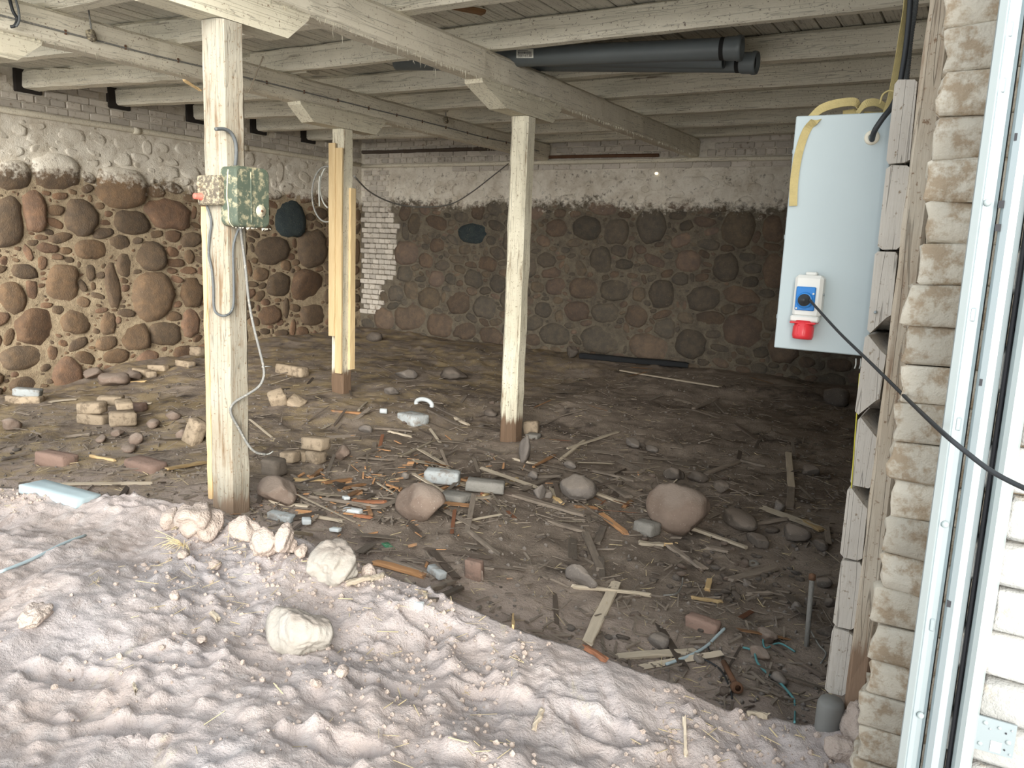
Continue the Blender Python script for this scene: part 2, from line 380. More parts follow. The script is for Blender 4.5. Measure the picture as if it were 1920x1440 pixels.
M_CLOD = m_rock('sandy_clod', (.44, .36, .31), (.50, .42, .37), 7, (.48, .40, .36), .9, .03)
W_GREY = m_wood('weathered_wood', (.27, .225, .185), (.19, .16, .13)); W_DARK = m_wood('dark_old_wood', (.14, .11, .09), (.09, .07, .055))
W_OR = m_wood('split_orange_wood', (.42, .235, .115), (.30, .16, .08), spot=.52); W_YEL = m_wood('fresh_yellow_wood', (.66, .50, .28), (.52, .36, .18), spot=.66)
W_RED = m_wood('rotten_red_wood', (.30, .13, .07), (.20, .09, .05), spot=.6); W_BAT = m_wood('unpainted_batten', (.72, .54, .30), (.60, .42, .22), 'x', .75)
W_PALE = m_wood('pale_wood', (.55, .48, .38), (.42, .36, .28), spot=.62)
M_GALV = m_plain('galvanised_steel', (.33, .38, .40), .45, .5, .08, 6, spec=.5); M_GALVW = m_plain('white_galvanised', (.37, .415, .42), .45, .2, .05, 5)
M_DARKG = m_plain('dark_gap_rubber', (.03, .03, .035), .8)
M_CAB = m_plain('pale_grey_paint', (.37, .43, .445), .38, 0, .05, 3, spec=.5, dirt=(.36, .37, .33), dirt_amt=.70)
M_PVC = m_plain('dark_grey_plastic', (.13, .15, .16), .42, 0, .12, 3, spec=.5); M_PVCI = m_plain('black_inside', (.012, .012, .013), .7)
M_BLK = m_plain('black_cable', (.025, .028, .032), .5); M_GRYC = m_plain('dusty_grey_cable', (.22, .22, .21), .7, 0, .3, 30, dirt=(.6, .55, .45), dirt_amt=.55)
M_BLUC = m_plain('dusty_blue_cable', (.115, .125, .13), .7, 0, .3, 30, dirt=(.55, .55, .45), dirt_amt=.62)
M_WHC = m_plain('dusty_pale_cable', (.45, .46, .43), .75, 0, .2, 30)
M_STRAP = m_plain('yellow_strap', (.44, .36, .165), .85, 0, .2, 40, bump=.002); M_YEL = m_plain('yellow_green_wire', (.55, .50, .06), .5)
M_GRN = m_plain('dusty_green_enamel', (.085, .108, .08), .6, 0, .2, 10, dirt=(.42, .38, .25), dirt_amt=.50)
M_SBOX = m_plain('dusty_bakelite', (.13, .11, .085), .75, 0, .3, 25, dirt=(.44, .39, .27), dirt_amt=.46)
M_DUST = m_plain('pale_dust', (.60, .54, .40), .95, 0, .2, 30, bump=.004)
M_REDP = m_plain('red_plastic', (.58, .03, .04), .32, 0, .06, 8, spec=.5); M_BLUP = m_plain('blue_plastic', (.02, .17, .48), .35, 0, .06, 8); M_WHP = m_plain('white_plastic', (.62, .62, .59), .4, 0, .04, 8)
M_BUT = m_plain('faded_red_button', (.75, .16, .12), .5); M_TEAL = m_plain('faded_teal_plastic', (.10, .27, .29), .6); M_LBLU = m_plain('faded_blue_plastic', (.42, .52, .56), .6)
M_YARD = m_plain('pale_bounce_yard', (.62, .59, .55), .95, 0, .12, 3); M_RUST = m_plain('rusty_iron', (.16, .085, .05), .9, .1, .4, 12, bump=.004); M_INK = m_plain('black_ink', (.03, .03, .03), .7); M_PAPER = m_plain('white_label', (.82, .82, .76), .6)
M_FOAM = m_plain('white_foam', (.56, .60, .62), .8, 0, .1, 20, dirt=(.5, .45, .38), dirt_amt=.6); M_GREEN = m_plain('green_plastic_scrap', (.05, .20, .11), .5, dirt=(.6, .6, .5), dirt_amt=.5)
M_CONC = m_plain('grey_concrete', (.24, .23, .21), .9, 0, .2, 12, bump=.006); M_STRAW = m_plain('straw', (.60, .50, .30), .85, 0, .2, 10)
M_WEB = m_plain('dusty_cobweb', (.72, .69, .58), .95)
M_HOLE = D.materials.new('daylight_in_hole'); M_HOLE.use_nodes = True; _b = M_HOLE.node_tree.nodes['Principled BSDF']; _b.inputs['Emission Color'].default_value = (1, .85, .6, 1); _b.inputs['Emission Strength'].default_value = .8
# ================================================================ SETTING
XL, YB, ZC = -9.6, 10.75, 3.27
# ground outside behind the camera, made paler to bounce light onto the ceiling
v = [(-30, -25, .10), (20, -25, .10), (20, .75, .14), (-30, .75, .14), (-30, 2.0, 0), (-6.4, .75, .14), (-6.4, 2.0, .05)]
yard = mk('ground', v, [(0, 1, 2, 5, 3), (3, 5, 6, 4)], M_YARD); tag(yard, kind='structure')
# interior floor
xs = np.arange(-9.85, .45, .034); ys = np.arange(1.9, 10.95, .034); X, Y = np.meshgrid(xs, ys)
Z = floor_z(X, Y)+.035*fbm(X, Y, .9, 3)+.028*fbm(X, Y, .28, 21, 4)+.012*fbm(X, Y, .09, 31, 2)
rr = np.random.RandomState(5)
for k in range(420):
    cx, cy, s = rr.uniform(-9.5, .2), rr.uniform(2.6, 10.6), rr.uniform(.04, .16); hh = rr.uniform(.006, .03)*rr.choice([1, 1, -1])
    j0, j1 = int((cx-3*s-xs[0])/.034), int((cx+3*s-xs[0])/.034)+1; i0, i1 = int((cy-3*s-ys[0])/.034), int((cy+3*s-ys[0])/.034)+1
    j0, i0 = max(j0, 0), max(i0, 0); XX, YY = X[i0:i1, j0:j1], Y[i0:i1, j0:j1]
    Z[i0:i1, j0:j1] += hh*np.exp(-((XX-cx)**2+(YY-cy)**2)/s**2*1.2)
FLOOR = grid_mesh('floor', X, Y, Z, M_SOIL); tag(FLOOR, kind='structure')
FZ = (xs, ys, Z)
# sand mound across the opening
xs2 = np.arange(-6.6, .05, .0135); ys2 = np.arange(.7, 3.25, .0135); X, Y = np.meshgrid(xs2, ys2)
yc = np.interp(X, CRW[:, 0], CRW[:, 1]); wob = .05*fbm(X, Y*0, .35, 77, 3)
Z = mound_z(X, Y+wob)
d1 = np.array([-.53, .85]); U = X*d1[0]+Y*d1[1]; V = -X*d1[1]+Y*d1[0]
out_ = np.clip((yc-Y)/.25+.4, .25, 1)
ridge = 1-np.abs(fbm(U*.2+.12*fbm(X, Y, .4, 91), V, .16, 41, 3))*2
warp = .05*fbm(X, Y, .25, 92)
Z = Z+out_*(.045*fbm(X, Y, .55, 43, 3)+.036*fbm(U*.2+warp, V+warp, .12, 47, 3)+.014*(ridge-.5)+.022*fbm(X, Y, .13, 51, 3)+.012*(.5-np.abs(fbm(X+warp, Y, .06, 53, 3)))+.007*fbm(X, Y, .028, 57, 2))
def stamp(cx, cy, s, hh, pw=2):
    j0, j1 = int((cx-2.5*s-xs2[0])/.0135), int((cx+2.5*s-xs2[0])/.0135)+1; i0, i1 = int((cy-2.5*s-ys2[0])/.0135), int((cy+2.5*s-ys2[0])/.0135)+1
    j0, i0 = max(j0, 0), max(i0, 0); XX, YY = X[i0:i1, j0:j1], Y[i0:i1, j0:j1]
    Z[i0:i1, j0:j1] += hh*np.exp(-(((XX-cx)**2+(YY-cy)**2)/s**2)**pw)
for k in range(4200):
    cx = rr.uniform(-6, .3); cy = rr.uniform(.8, 2.75)
    if vnoise(np.array(cx*2.2), np.array(cy*2.2), 66) < .42: continue
    s = .007+.022*rr.rand()**2.2; stamp(cx, cy, s, s*rr.uniform(.3, .8))
for px, py, ang in [(520, 1235, .5), (930, 1325, .15), (720, 1290, .5), (250, 1360, .6), (130, 1250, .5), (1120, 1370, .1), (330, 1230, .5), (620, 1400, .5), (820, 1170, .2)]:   # boot prints
    p = hit(px, py); ca, sa = math.cos(ang), math.sin(ang)
    lx = (X-p[0])*ca+(Y-p[1])*sa; ly = -(X-p[0])*sa+(Y-p[1])*ca
    e = (lx/.16)**2+(ly/.058)**2; ins = 1/(1+np.exp((e-1)*7)); Z += -.020*ins+.010*np.exp(-((e-1.25)/.35)**2)+.0022*ins*(np.sin(lx*170+np.abs(ly)*110))
MOUND = grid_mesh('sand_mound', X, Y, Z, M_SAND); tag(MOUND, 'long heap of pale pinkish sand with boot prints across the front opening', 'sand heap')
MZ = (xs2, ys2, Z)
def surf(x, y):
    def sm(G):
        a, b, zz = G
        if not (a[0] < x < a[-1] and b[0] < y < b[-1]): return -9
        return float(zz[min(int((y-b[0])/(b[1]-b[0])+.5), len(b)-1), min(int((x-a[0])/(a[1]-a[0])+.5), len(a)-1)])
    return max(sm(FZ), sm(MZ))
def hitf(px, py, t0=1.2):
    d = px_ray(px, py); t = t0
    while t < 16:
        p = CP+d*t
        if p[2] <= surf(p[0], p[1]): break
        t += .008
    return np.array([p[0], p[1], surf(p[0], p[1])])

# ceiling
CE = empty('ceiling', (0, 0, 0)); CE['kind'] = 'structure'
slab_v, slab_f = bbox_v(10.6, 8.9, .12); mk('light_block_deck', slab_v, slab_f, MW['ceil'], CE, (-4.7, 6.65, ZC+.10))  # solid slab added above the boards to stop light leaking through the gaps
pm = []
for k in range(5):
    vv, ff = timber_v(8.7, .138, .03, 100+k, seg=10, jit=.0015); o = mk('plank', vv, ff, MW['ceil'], CE, (0, 0, -9)); pm.append(o)
def yx(v): return v
i = 0; x = -9.66
while x < .45:
    src = pm[i % 5]
    o = src if i < 5 else link('plank', src.data, CE)
    o.location = (x, 6.6, ZC+.018+rnd.uniform(-.003, .004)); o.rotation_euler = (rnd.uniform(-.001, .001), 0, math.pi/2); x += .149; i += 1
MCB = MW['ceil']
# planks run along their own X -> give them the x-grain material
m_cx = m_whitewood('whitewashed_ceiling_board', 'x', (.68, .66, .58), (.54, .52, .46), (.15, .12, .09), .42)
for s in pm: s.data.materials[0] = m_cx
for k, y in enumerate([2.42, 3.40, 4.42, 5.55, 6.66, 7.66, 8.70, 9.68, 10.48]):      # right-hand bays, over both girders
    jw = .10 if k == 3 else .16; timber('joist', (-6.35, y+jw/2-(.02 if k == 3 else 0), 3.165), (.35, y+jw/2-.01+rnd.uniform(-.02, .02), 3.165), jw, .20, MW['joist'], CE, seed=200+k, jit=.003, seg=26)
for k, (ya, yb) in enumerate([(3.0, 3.45), (4.02, 4.5), (5.13, 5.72), (6.22, 6.78), (7.34, 7.85), (8.42, 8.84), (9.42, 9.75)]):  # left bay, skewed
    timber('joist', (-9.75, ya+.08, 3.175), (-5.75, yb+.02, 3.17), .17 if k != 2 else .21, .20, MW['joist'], CE, seed=300+k, jit=.004 if k != 2 else .008, seg=20)
# unseen front edge beam above the opening, added to block the sky
fb = timber('trim_1', (-9.9, 2.18, 3.2), (.5, 2.18, 3.2), .14, .30, MW['girder'], None, seed=5, seg=30); tag(fb, kind='structure')
# outer shell of the left/right sides, plain
def shellbox(name, lo, hi, mat, kind='structure'):
    o = box(name, lo, hi, mat, bv=0); tag(o, kind=kind); return o

# ---- rubble walls
def pack(u0, u1, v0, v1, big, n_small, seed, smin=.022, smax=.15, cell=.014):
    nu, nv = int((u1-u0)/cell), int((v1-v0)/cell); Dm = np.full((nv, nu), 9.0); L = np.full((nv, nu), -1, int); S = []
    UU, VV = np.meshgrid(u0+(np.arange(nu)+.5)*cell, v0+(np.arange(nv)+.5)*cell); r = np.random.RandomState(seed)
    def put(u, v, a, b, g, lab):
        R = max(a, b)*1.4; j0, j1 = max(0, int((u-R-u0)/cell)), min(nu, int((u+R-u0)/cell)+1); i0, i1 = max(0, int((v-R-v0)/cell)), min(nv, int((v+R-v0)/cell)+1)
        if j1 <= j0 or i1 <= i0: return
        du = UU[i0:i1, j0:j1]-u; dv = VV[i0:i1, j0:j1]-v; c, s = math.cos(g), math.sin(g)
        p = np.abs((du*c+dv*s)/a); q = np.abs((-du*s+dv*c)/b); dd = (p**2.4+q**2.4)**(1/2.4)
        w_ = dd < Dm[i0:i1, j0:j1]; Dm[i0:i1, j0:j1][w_] = dd[w_]; L[i0:i1, j0:j1][w_] = lab
    def DD(u, v):
        j, i = int((u-u0)/cell), int((v-v0)/cell)
        return Dm[i, j] if 0 <= i < nv and 0 <= j < nu else 9
    for k, b in enumerate(big): S.append(list(b)+[True]); put(*b, k)
    for t in range(n_small):
        f = t/n_small; a = (smax*(1-f)**1.5+smin)*r.uniform(.7, 1.15); b = a*r.uniform(.38, .75); g = r.normal()*.25
        if r.rand() < .12: a, b = b, a
        u = r.uniform(u0+a*.5, u1-a*.5); v = r.uniform(v0, v1-b)
        if DD(u, v) < 1.04 or (v > 2.25 and r.rand() < .6): continue
        if min(DD(u+.8*a, v), DD(u-.8*a, v), DD(u, v+.8*b), DD(u, v-.8*b), DD(u+.6*a, v+.6*b), DD(u-.6*a, v-.6*b), DD(u-.6*a, v+.6*b), DD(u+.6*a, v-.6*b)) < .93: continue
        put(u, v, a, b, g, len(S)); S.append([u, v, a, b, g, False])
    return S, L, (u0, v0, cell, nu, nv)
SC_COLS = [(.125, .095, .074), (.11, .086, .068), (.13, .10, .082), (.095, .082, .068), (.115, .094, .072), (.095, .084, .07), (.12, .10, .078), (.09, .08, .068)]
def rubble(wall, S, L, G, to3, seed, dark=None, skip=None, tint=1.0):
    u0, v0, cell, nu, nv = G; r = np.random.RandomState(seed); items = []
    for k, (u, v, a, b, g, big) in enumerate(S):
        if skip and skip(u, v): continue
        n = 18 if big else (10 if a > .06 else 8); ring = []; c, s = math.cos(g), math.sin(g); j1 = 0
        for q in range(n):
            th = 2*math.pi*(q+r.uniform(-.2, .2))/n; ct, st_ = math.cos(th), math.sin(th); kk = (abs(ct)**2.4+abs(st_)**2.4)**(-1/2.4)
            t = .3; lim = 1.04*kk
            while t < lim:
                uu = u+(ct*a*c-st_*b*s)*t; vv = v+(ct*a*s+st_*b*c)*t; j, i = int((uu-u0)/cell), int((vv-v0)/cell)
                if 0 <= i < nv and 0 <= j < nu and L[i, j] != k: break
                t += .06
            t = max(.25, t-(.05 if big else .09))*r.uniform(.93, 1.02 if big else 1.04)
            ring.append(((ct*a*c-st_*b*s)*t, (ct*a*s+st_*b*c)*t))
        ring = np.array(ring); h = min(.085 if big else .035, .30*min(a, b))*r.uniform(.7, 1.2)
        if v > 2.25: h *= .3
        tilt = r.normal(size=2)*.10
        vs = []; fs = []
        for (sc, dep) in ((1.03, -.02), (.93, .5), (.62, .88)):
            for (pu, pv) in ring*sc: vs.append((pu, pv, (dep*h if dep > 0 else dep)+(pu*tilt[0]+pv*tilt[1])*(dep > 0)+(r.normal()*.05*h if dep > 0 else 0)))
        vs.append((0, 0, h))
        for q in range(2):
            for j in range(n): e = q*n+j; f_ = q*n+(j+1) % n; fs.append((e, f_, f_+n, e+n))
        for j in range(n): fs.append((2*n+j, 2*n+(j+1) % n, 3*n))
        colr = np.array(SC_COLS[r.randint(len(SC_COLS))])*r.uniform(.85, 1.25)*tint
        if dark and any(abs(u-du)+abs(v-dv) < .05 for du, dv in dark): colr = np.array((.033, .045, .05))
        items.append((a*b, u, v, np.array(vs), fs, colr))
    items.sort(key=lambda t: -t[0])
    flip = to3(0, 1, 0)[1] is None if False else False
    BV, BF, BC = [], [], []; nb = 0
    base0 = np.array(to3(0, 0, 0)); eu = np.array(to3(1, 0, 0))-base0; ev = np.array(to3(0, 1, 0))-base0; en = np.array(to3(0, 0, 1))-base0
    rev = np.cross(eu, ev)@en < 0
    for k, (_, u, v, vs, fs, colr) in enumerate(items):
        W3 = vs[:, :1]*eu+vs[:, 1:2]*ev+vs[:, 2:]*en; o = np.array(to3(u, v, 0))
        if rev: fs = [tuple(reversed(f)) for f in fs]
        if k < 300: mk('stone', W3, fs, M_STONE, wall, o, smooth=True, col=colr)
        else:
            BV.append(W3+o); BF += [tuple(i+nb for i in f) for f in fs]; nb += len(W3); BC.append(np.tile(colr, (len(W3), 1)))
    if BV:
        o = mk('small_stone_packing', np.concatenate(BV), BF, M_STONE, wall, smooth=True, col=np.concatenate(BC)); o['kind'] = 'stuff'
def base_grid(name, us, vs, to3, seed, amp=.012, rev=False, mat=None):
    U_, V_ = np.meshgrid(us, vs); dd = amp*fbm(U_, V_, .22, seed, 4)+amp*.6*fbm(U_, V_, .06, seed+5, 2)
    P = np.array(to3(U_, V_, dd), dtype=object); A = [np.broadcast_to(np.asarray(p, float), U_.shape) for p in to3(U_, V_, dd)]
    if rev: A = [a[:, ::-1] for a in A]
    o = grid_mesh(name, A[0].copy(), A[1].copy(), A[2].copy(), mat or M_MORT); tag(o, kind='structure'); return o
toL = lambda u, v, d: (XL+d, u, v)
toB = lambda u, v, d: (u, YB-d, v)
WL = base_grid('wall_left', np.arange(2.6, YB+.1, .045), np.arange(-.6, 3.35, .045), toL, 71)
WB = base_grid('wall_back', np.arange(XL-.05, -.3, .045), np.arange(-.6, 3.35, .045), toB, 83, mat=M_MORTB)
WL.data.flip_normals() if WL.data.polygons[0].normal.x < 0 else None
WB.data.flip_normals() if WB.data.polygons[0].normal.y > 0 else None
def ell(px, py, rx, ry, left, ang=0):
    f_ = (lambda a, b: on_x(a, b, XL)) if left else (lambda a, b: on_y(a, b, YB))
    p = f_(px, py); q = f_(px+rx, py); s = f_(px, py+ry); k = 1 if left else 0
    return (p[k], p[2], max(abs(q[k]-p[k])*1.07, .03), max(abs(s[2]-p[2])*1.07, .03), ang)
BL = [(25, 328, 36, 26), (105, 323, 46, 33), (228, 352, 46, 37), (15, 418, 32, 48), (63, 395, 24, 38), (152, 407, 30, 33), (250, 417, 34, 22), (315, 402, 42, 28), (172, 468, 30, 18), (283, 480, 26, 28), (118, 535, 29, 38), (212, 535, 14, 42), (287, 556, 36, 45), (23, 560, 24, 30), (360, 547, 20, 28), (67, 613, 37, 33), (143, 603, 27, 23), (203, 607, 14, 22), (253, 630, 25, 26), (310, 627, 30, 22), (357, 606, 17, 26), (43, 670, 42, 22), (127, 703, 27, 34), (218, 668, 24, 14), (90, 465, 20, 10), (420, 560, 30, 40), (435, 470, 30, 30), (400, 380, 20, 28), (440, 640, 35, 30), (543, 410, 26, 34), (510, 470, 30, 25), (585, 465, 26, 34), (575, 540, 28, 33), (523, 533, 22, 22), (588, 590, 24, 20), (640, 470, 16, 30), (665, 470, 9, 26), (640, 550, 18, 20), (505, 590, 20, 18), (655, 600, 14, 14), (8, 490, 10, 10), (60, 545, 10, 24)]
BB = [(777, 418, 11, 20), (818, 418, 20, 13), (888, 438, 27, 18), (896, 395, 12, 17), (928, 392, 14, 13), (762, 475, 23, 23), (799, 489, 13, 13), (759, 513, 14, 15), (818, 523, 14, 15), (805, 560, 20, 20), (742, 552, 14, 16), (771, 546, 12, 18), (859, 566, 22, 22), (910, 577, 20, 20), (819, 460, 14, 13), (888, 523, 18, 16), (913, 495, 18, 14), (933, 532, 16, 16), (720, 598, 20, 20), (768, 595, 30, 22), (825, 609, 24, 22), (958, 560, 20, 18), (960, 450, 16, 20), (985, 500, 20, 20),
      (1043, 428, 19, 16), (1099, 428, 26, 22), (1154, 435, 24, 24), (1221, 423, 27, 33), (1384, 429, 31, 34), (1126, 490, 20, 26), (1290, 490, 24, 20), (1360, 502, 24, 26), (1094, 540, 27, 20), (1042, 537, 18, 16), (1154, 543, 27, 20), (1240, 552, 23, 26), (1198, 552, 12, 14), (1319, 560, 32, 22), (1389, 555, 36, 16), (1080, 584, 24, 18), (1135, 587, 25, 18), (1193, 590, 20, 22), (1246, 616, 20, 20), (1330, 598, 28, 14), (1039, 627, 28, 20), (1220, 651, 38, 26), (1295, 645, 28, 26), (1392, 619, 36, 30), (1129, 636, 38, 26), (1278, 382, 32, 12), (1129, 391, 26, 12), (1453, 508, 22, 32), (1018, 581, 16, 14), (1230, 345, 14, 14), (1450, 430, 20, 25), (1450, 590, 18, 30), (1470, 650, 30, 30), (1000, 605, 18, 14), (870, 620, 22, 16), (920, 630, 22, 16), (960, 618, 20, 16), (1075, 335, 30, 18), (1180, 345, 26, 12), (1300, 345, 30, 16)]
rs_ = np.random.RandomState(3)
big = [ell(*b, True, rs_.normal()*.12) for b in BL]; S, L, G = pack(3.5, YB-.02, -.45, 2.78, big, 16000, 5)
rubble(WL, S, L, G, toL, 9, tint=np.array((1.15, .98, .85)), dark=[ell(543, 410, 1, 1, True)[:2]])
big = [ell(*b, False, rs_.normal()*.12) for b in BB]
dk = [ell(888, 438, 1, 1, False)[:2], ell(925, 585, 1, 1, False)[:2]]
def in_pier(u, v): return u < -8.78-.16*math.sin(v*3.1)-.12*(v < .9)-max(0, .5-v)*.5 and v > .32
S, L, G = pack(XL+.02, -.45, -.35, 2.70, [b for b in big if not in_pier(b[0], b[1])], 16000, 15)
rubble(WB, S, L, G, toB, 19, dark=dk, skip=lambda u, v: in_pier(u, v))
# ---- whitewashed brick courses
BRM = []
def brick_proto(mat, lu, lv, ld, name, n=4, seed=0, bv=.008):
    res = []; r = np.random.RandomState(seed)
    for k in range(n):
        vv, ff = bbox_v(lu, ld, lv, bv); vv = vv+r.normal(size=vv.shape)*.0025; me = D.meshes.new(name); me.from_pydata([tuple(a) for a in vv], [], ff); me.materials.append(mat); res.append(me)
    return res
full = brick_proto(M_BRW, .252, .075, .08, 'brick', seed=1); head = brick_proto(M_BRW, .118, .075, .08, 'brick', seed=2); third = brick_proto(M_BRW, .17, .075, .08, 'brick', seed=3)
def lay(wall, ax, u0, u1, v, protos, step, off, blocked=None, pr=.022, c0=None):
    u = u0+off; k = 0
    while u < u1:
        if not (blocked and blocked(u, v)):
            d = -.04+pr+rnd.uniform(-.004, .005)
            loc = (XL+d, u, v) if ax == 'L' else (u, YB-d, v)
            o = link('brick', rnd.choice(protos), wall, loc, (rnd.uniform(-.01, .01), rnd.uniform(-.012, .012), (math.pi/2 if ax == 'L' else 0)+rnd.uniform(-.006, .006)))
        u += step; k += 1
jl = [ya+.08 for ya in (3.0, 4.02, 5.13, 6.22, 7.34, 8.42, 9.42)]
for r_, v in enumerate((2.885, 2.972, 3.059, 3.146, 3.23)):
    lay(WL, 'L', 3.4, YB-.1, v, full if r_ != 1 else third, .264 if r_ != 1 else .182, .13*(r_ % 2), lambda u, v: v > 3.02 and any(abs(u-j) < .24 for j in jl))
    hd = r_ == 0
    lay(WB, 'B', XL+.15, -.5, v, head if hd else full, .130 if hd else .264, .07*(r_ % 2), lambda u, v: (v < 3.1 and (abs(u+3.7) < .22 or abs(u+6.0) < .22)))
for r_ in range(28):
    v = .33+r_*.0875
    if v > 2.72: break
    lay(WB, 'B', XL+.1, -8.78, v, head if r_ % 3 else third, .130 if r_ % 3 else .182, .06*(r_ % 2), lambda u, v: not in_pier(u+.05, v), pr=.03)
lay(WB, 'B', -7.6, -2.3, 2.735, full, .264, .05, None, pr=.02)
for j in jl[1:]:      # dark boxes paint the shade of sockets where the joists enter the wall
    vv, ff = bbox_v(.05, .30, .27, .01); mk('pocket_shade', vv, ff, m_pocket if 'm_pocket' in globals() else globals().setdefault('m_pocket', m_plain('socket_shade', (.03, .025, .022), .95)), WL, (XL+.012, j-.01, 3.165))
# light that comes through a small hole in the back wall
p = on_y(1230, 325, YB-.03); vv, ff = bbox_v(.05, .02, .035, .01); mk('daylight_hole', vv, ff, M_HOLE, WB, (p[0], YB-.012, p[2]))
# whitewashed pipes / ledge
pl = tube('wall_pipe', [(XL+.045, 3.4, 2.80), (XL+.045, 6, 2.805), (XL+.045, 8.5, 2.81), (XL+.045, YB-.1, 2.82)], .034, MW['girder'], n=12, sub=3); tag(pl, 'whitewashed pipe running along the left wall above the stonework', 'pipe')
for yy in (4.6, 6.5, 8.2, 9.9):
    a = tube('coupling', [(XL+.045, yy-.05, 2.803), (XL+.045, yy+.05, 2.803)], .042, MW['girder'], pl, n=12, sub=1)
pb = tube('wall_pipe', [(XL+.05, YB-.045, 2.80), (-7.5, YB-.045, 2.80), (-5, YB-.045, 2.80), (-1.0, YB-.045, 2.79)], .03, MW['girder'], n=12, sub=3); tag(pb, 'thin whitewashed pipe running along the back wall below the bricks', 'pipe')
pr_ = tube('wall_pipe', [(-6.35, YB-.05, 2.875), (-5.4, YB-.05, 2.875), (-4.2, YB-.05, 2.865)], .024, M_RUST, n=10, sub=2); tag(pr_, 'short rusty pipe on top of the back wall pipe, behind the middle post', 'pipe')
shellbox('wall_right', (-.36, 5.6, -.6), (.2, 10.9, 3.4), M_MORT)
shellbox('wall_outer', (.25, 2.2, -.6), (.5, 5.8, 3.4), M_MORT)
lt = timber('trim_2', (XL+.06, YB-.04, 3.03), (-6.3, YB-.05, 3.02), .06, .05, W_DARK, None, seed=8); tag(lt, kind='structure')

# ================================================================ POSTS, CORBELS, GIRDERS
def post(x, y, z0, label, mat, seed, cor=None):
    t = empty('timber_post', (x, y, z0)); tag(t, label, 'post')
    vv, ff = timber_v(2.66-z0, .17, .17, seed, seg=26, jit=.0022)
    vv = np.stack([vv[:, 1], vv[:, 2], vv[:, 0]+(2.66-z0)/2], -1); ff = [tuple(q) for q in ff]
    mk('shaft', vv, ff, mat, t)
    if cor:
        ya, yb, yc_, yd = cor; P = []
        for s in (-1, 1):
            for (yy, zz) in ((ya, 2.83), (ya+.01, 2.80), (yb, 2.665), (yc_, 2.665), (yd-.01, 2.80), (yd, 2.83)): P.append((s*.086, yy-y, zz-z0))
        f_ = [tuple(range(6)), tuple(range(11, 5, -1))]+[(k, k+6, (k+1) % 6+6, (k+1) % 6) for k in range(6)]
        P = np.array(P); P2, f_ = fixn(P, f_); P2[:, 2] -= .001
        mk('corbel', P2, f_, m_corb, t)
    return t
m_corb = m_whitewood('whitewashed_corbel', 'y', (.76, .72, .58), (.62, .57, .45), (.24, .17, .11), .40)
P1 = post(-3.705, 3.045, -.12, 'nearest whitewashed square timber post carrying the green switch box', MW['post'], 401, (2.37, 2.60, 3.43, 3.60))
P3 = post(-3.705, 6.225, -.34, 'whitewashed timber post in the middle of the room with a brown bare foot', MW['post_far'], 402, (5.43, 5.80, 6.60, 6.76))
P2 = post(-5.945, 6.365, -.16, 'whitewashed timber post with raw battens nailed to it, left of the middle post', MW['post_far'], 403, (5.70, 5.88, 6.79, 6.94))
P0 = post(-5.985, 2.70, -.2, 'whitewashed timber post at the left edge, only its head bracket in view', MW['post'], 404, (2.0, 2.25, 3.14, 3.32))
def girder(x, label, seed):
    g = empty('girder', (x, 2.15, 2.95)); tag(g, label, 'beam', 'long girders under the joists')
    timber('beam', (x, 2.15, 2.946), (x, 10.70, 2.946), .17, .238, MW['girder'], g, seed=seed, seg=70, jit=.003)
    # strings of dusty cobweb hanging from the lower arrises
    V_, F_ = [], []; r = np.random.RandomState(seed)
    for k in range(520):
        y = 2.0+r.rand()**1.3*8.5; xx = x+r.choice([-.08, .085, .085, .085])+r.normal()*.01; L_ = r.uniform(.008, .04)*(2.2 if r.rand() < .06 else 1); w_ = r.uniform(.002, .005); n0 = len(V_)
        zt = 2.834; V_ += [(xx-w_, y, zt), (xx+w_, y-w_, zt), (xx, y+w_, zt), (xx+r.normal()*.004, y+r.normal()*.006, zt-L_)]
        F_ += [(n0, n0+1, n0+3), (n0+1, n0+2, n0+3), (n0+2, n0, n0+3)]
    o = mk('cobweb_strands', np.array(V_)-np.array(g.location), F_, M_WEB, g); o['kind'] = 'stuff'
    return g
GA = girder(-3.705, 'whitewashed girder resting on the nearest post and the middle post', 411); GB = girder(-5.985, 'whitewashed girder resting on the post with raw battens, cable stapled along it', 412)
for g in (GA, GB): del g['group']
# ================================================================ RIGHT JAMB
def zpx(px, py, y): return on_y(px, py, y)[2]
def xpx(px, py, y): return on_y(px, py, y)[0]
pw = empty('plank_partition', (-.304, 2.70, .05)); tag(pw, 'stack of thick whitewashed planks on edge, ends facing out beside the hanging cabinet', 'partition')
bounds = [(1703, 146), (1683, 308), (1667, 470), (1647, 628), (1625, 783), (1607, 915), (1590, 1050), (1577, 1180), (1563, 1303)]
for k in range(8):
    zt = zpx(*bounds[k], 2.70); zb = zpx(*bounds[k+1], 2.70); H = zt-zb-.006; Lp = 2.9; dx = (-.003, .004, 0, -.004, .004, -.002, .003, 0)[k]
    vv, ff = timber_v(Lp, .064, H, 500+k, seg=16, jit=.0016)
    v2 = vv.copy(); e = vv[:, 0] < -Lp/2+.001; v2[e, 0] += rnd.uniform(.0, .012)
    if k in (2, 3): v2[e & (vv[:, 2] < -H*.3) & (vv[:, 1] < 0), 2] += .05
    if k in (3, 4, 5): v2[e & (vv[:, 2] > H*.3) & (vv[:, 1] < 0), 2] -= .05
    mk('plank', v2, ff, MW['plankw'], pw, (dx, 2.70+Lp/2-2.70, (zt+zb)/2-.05), (0, 0, math.pi/2))
    if k == 2: lathe('screw', [(0, .003), (.004, .003), (.005, 0), (.005, -.01)], M_GALV, pw, (dx-.012, -.001, (zt+zb)/2-.05-.06), (math.pi/2, 0, 0), n=8)
zb = zpx(1592, 1340, 2.68)
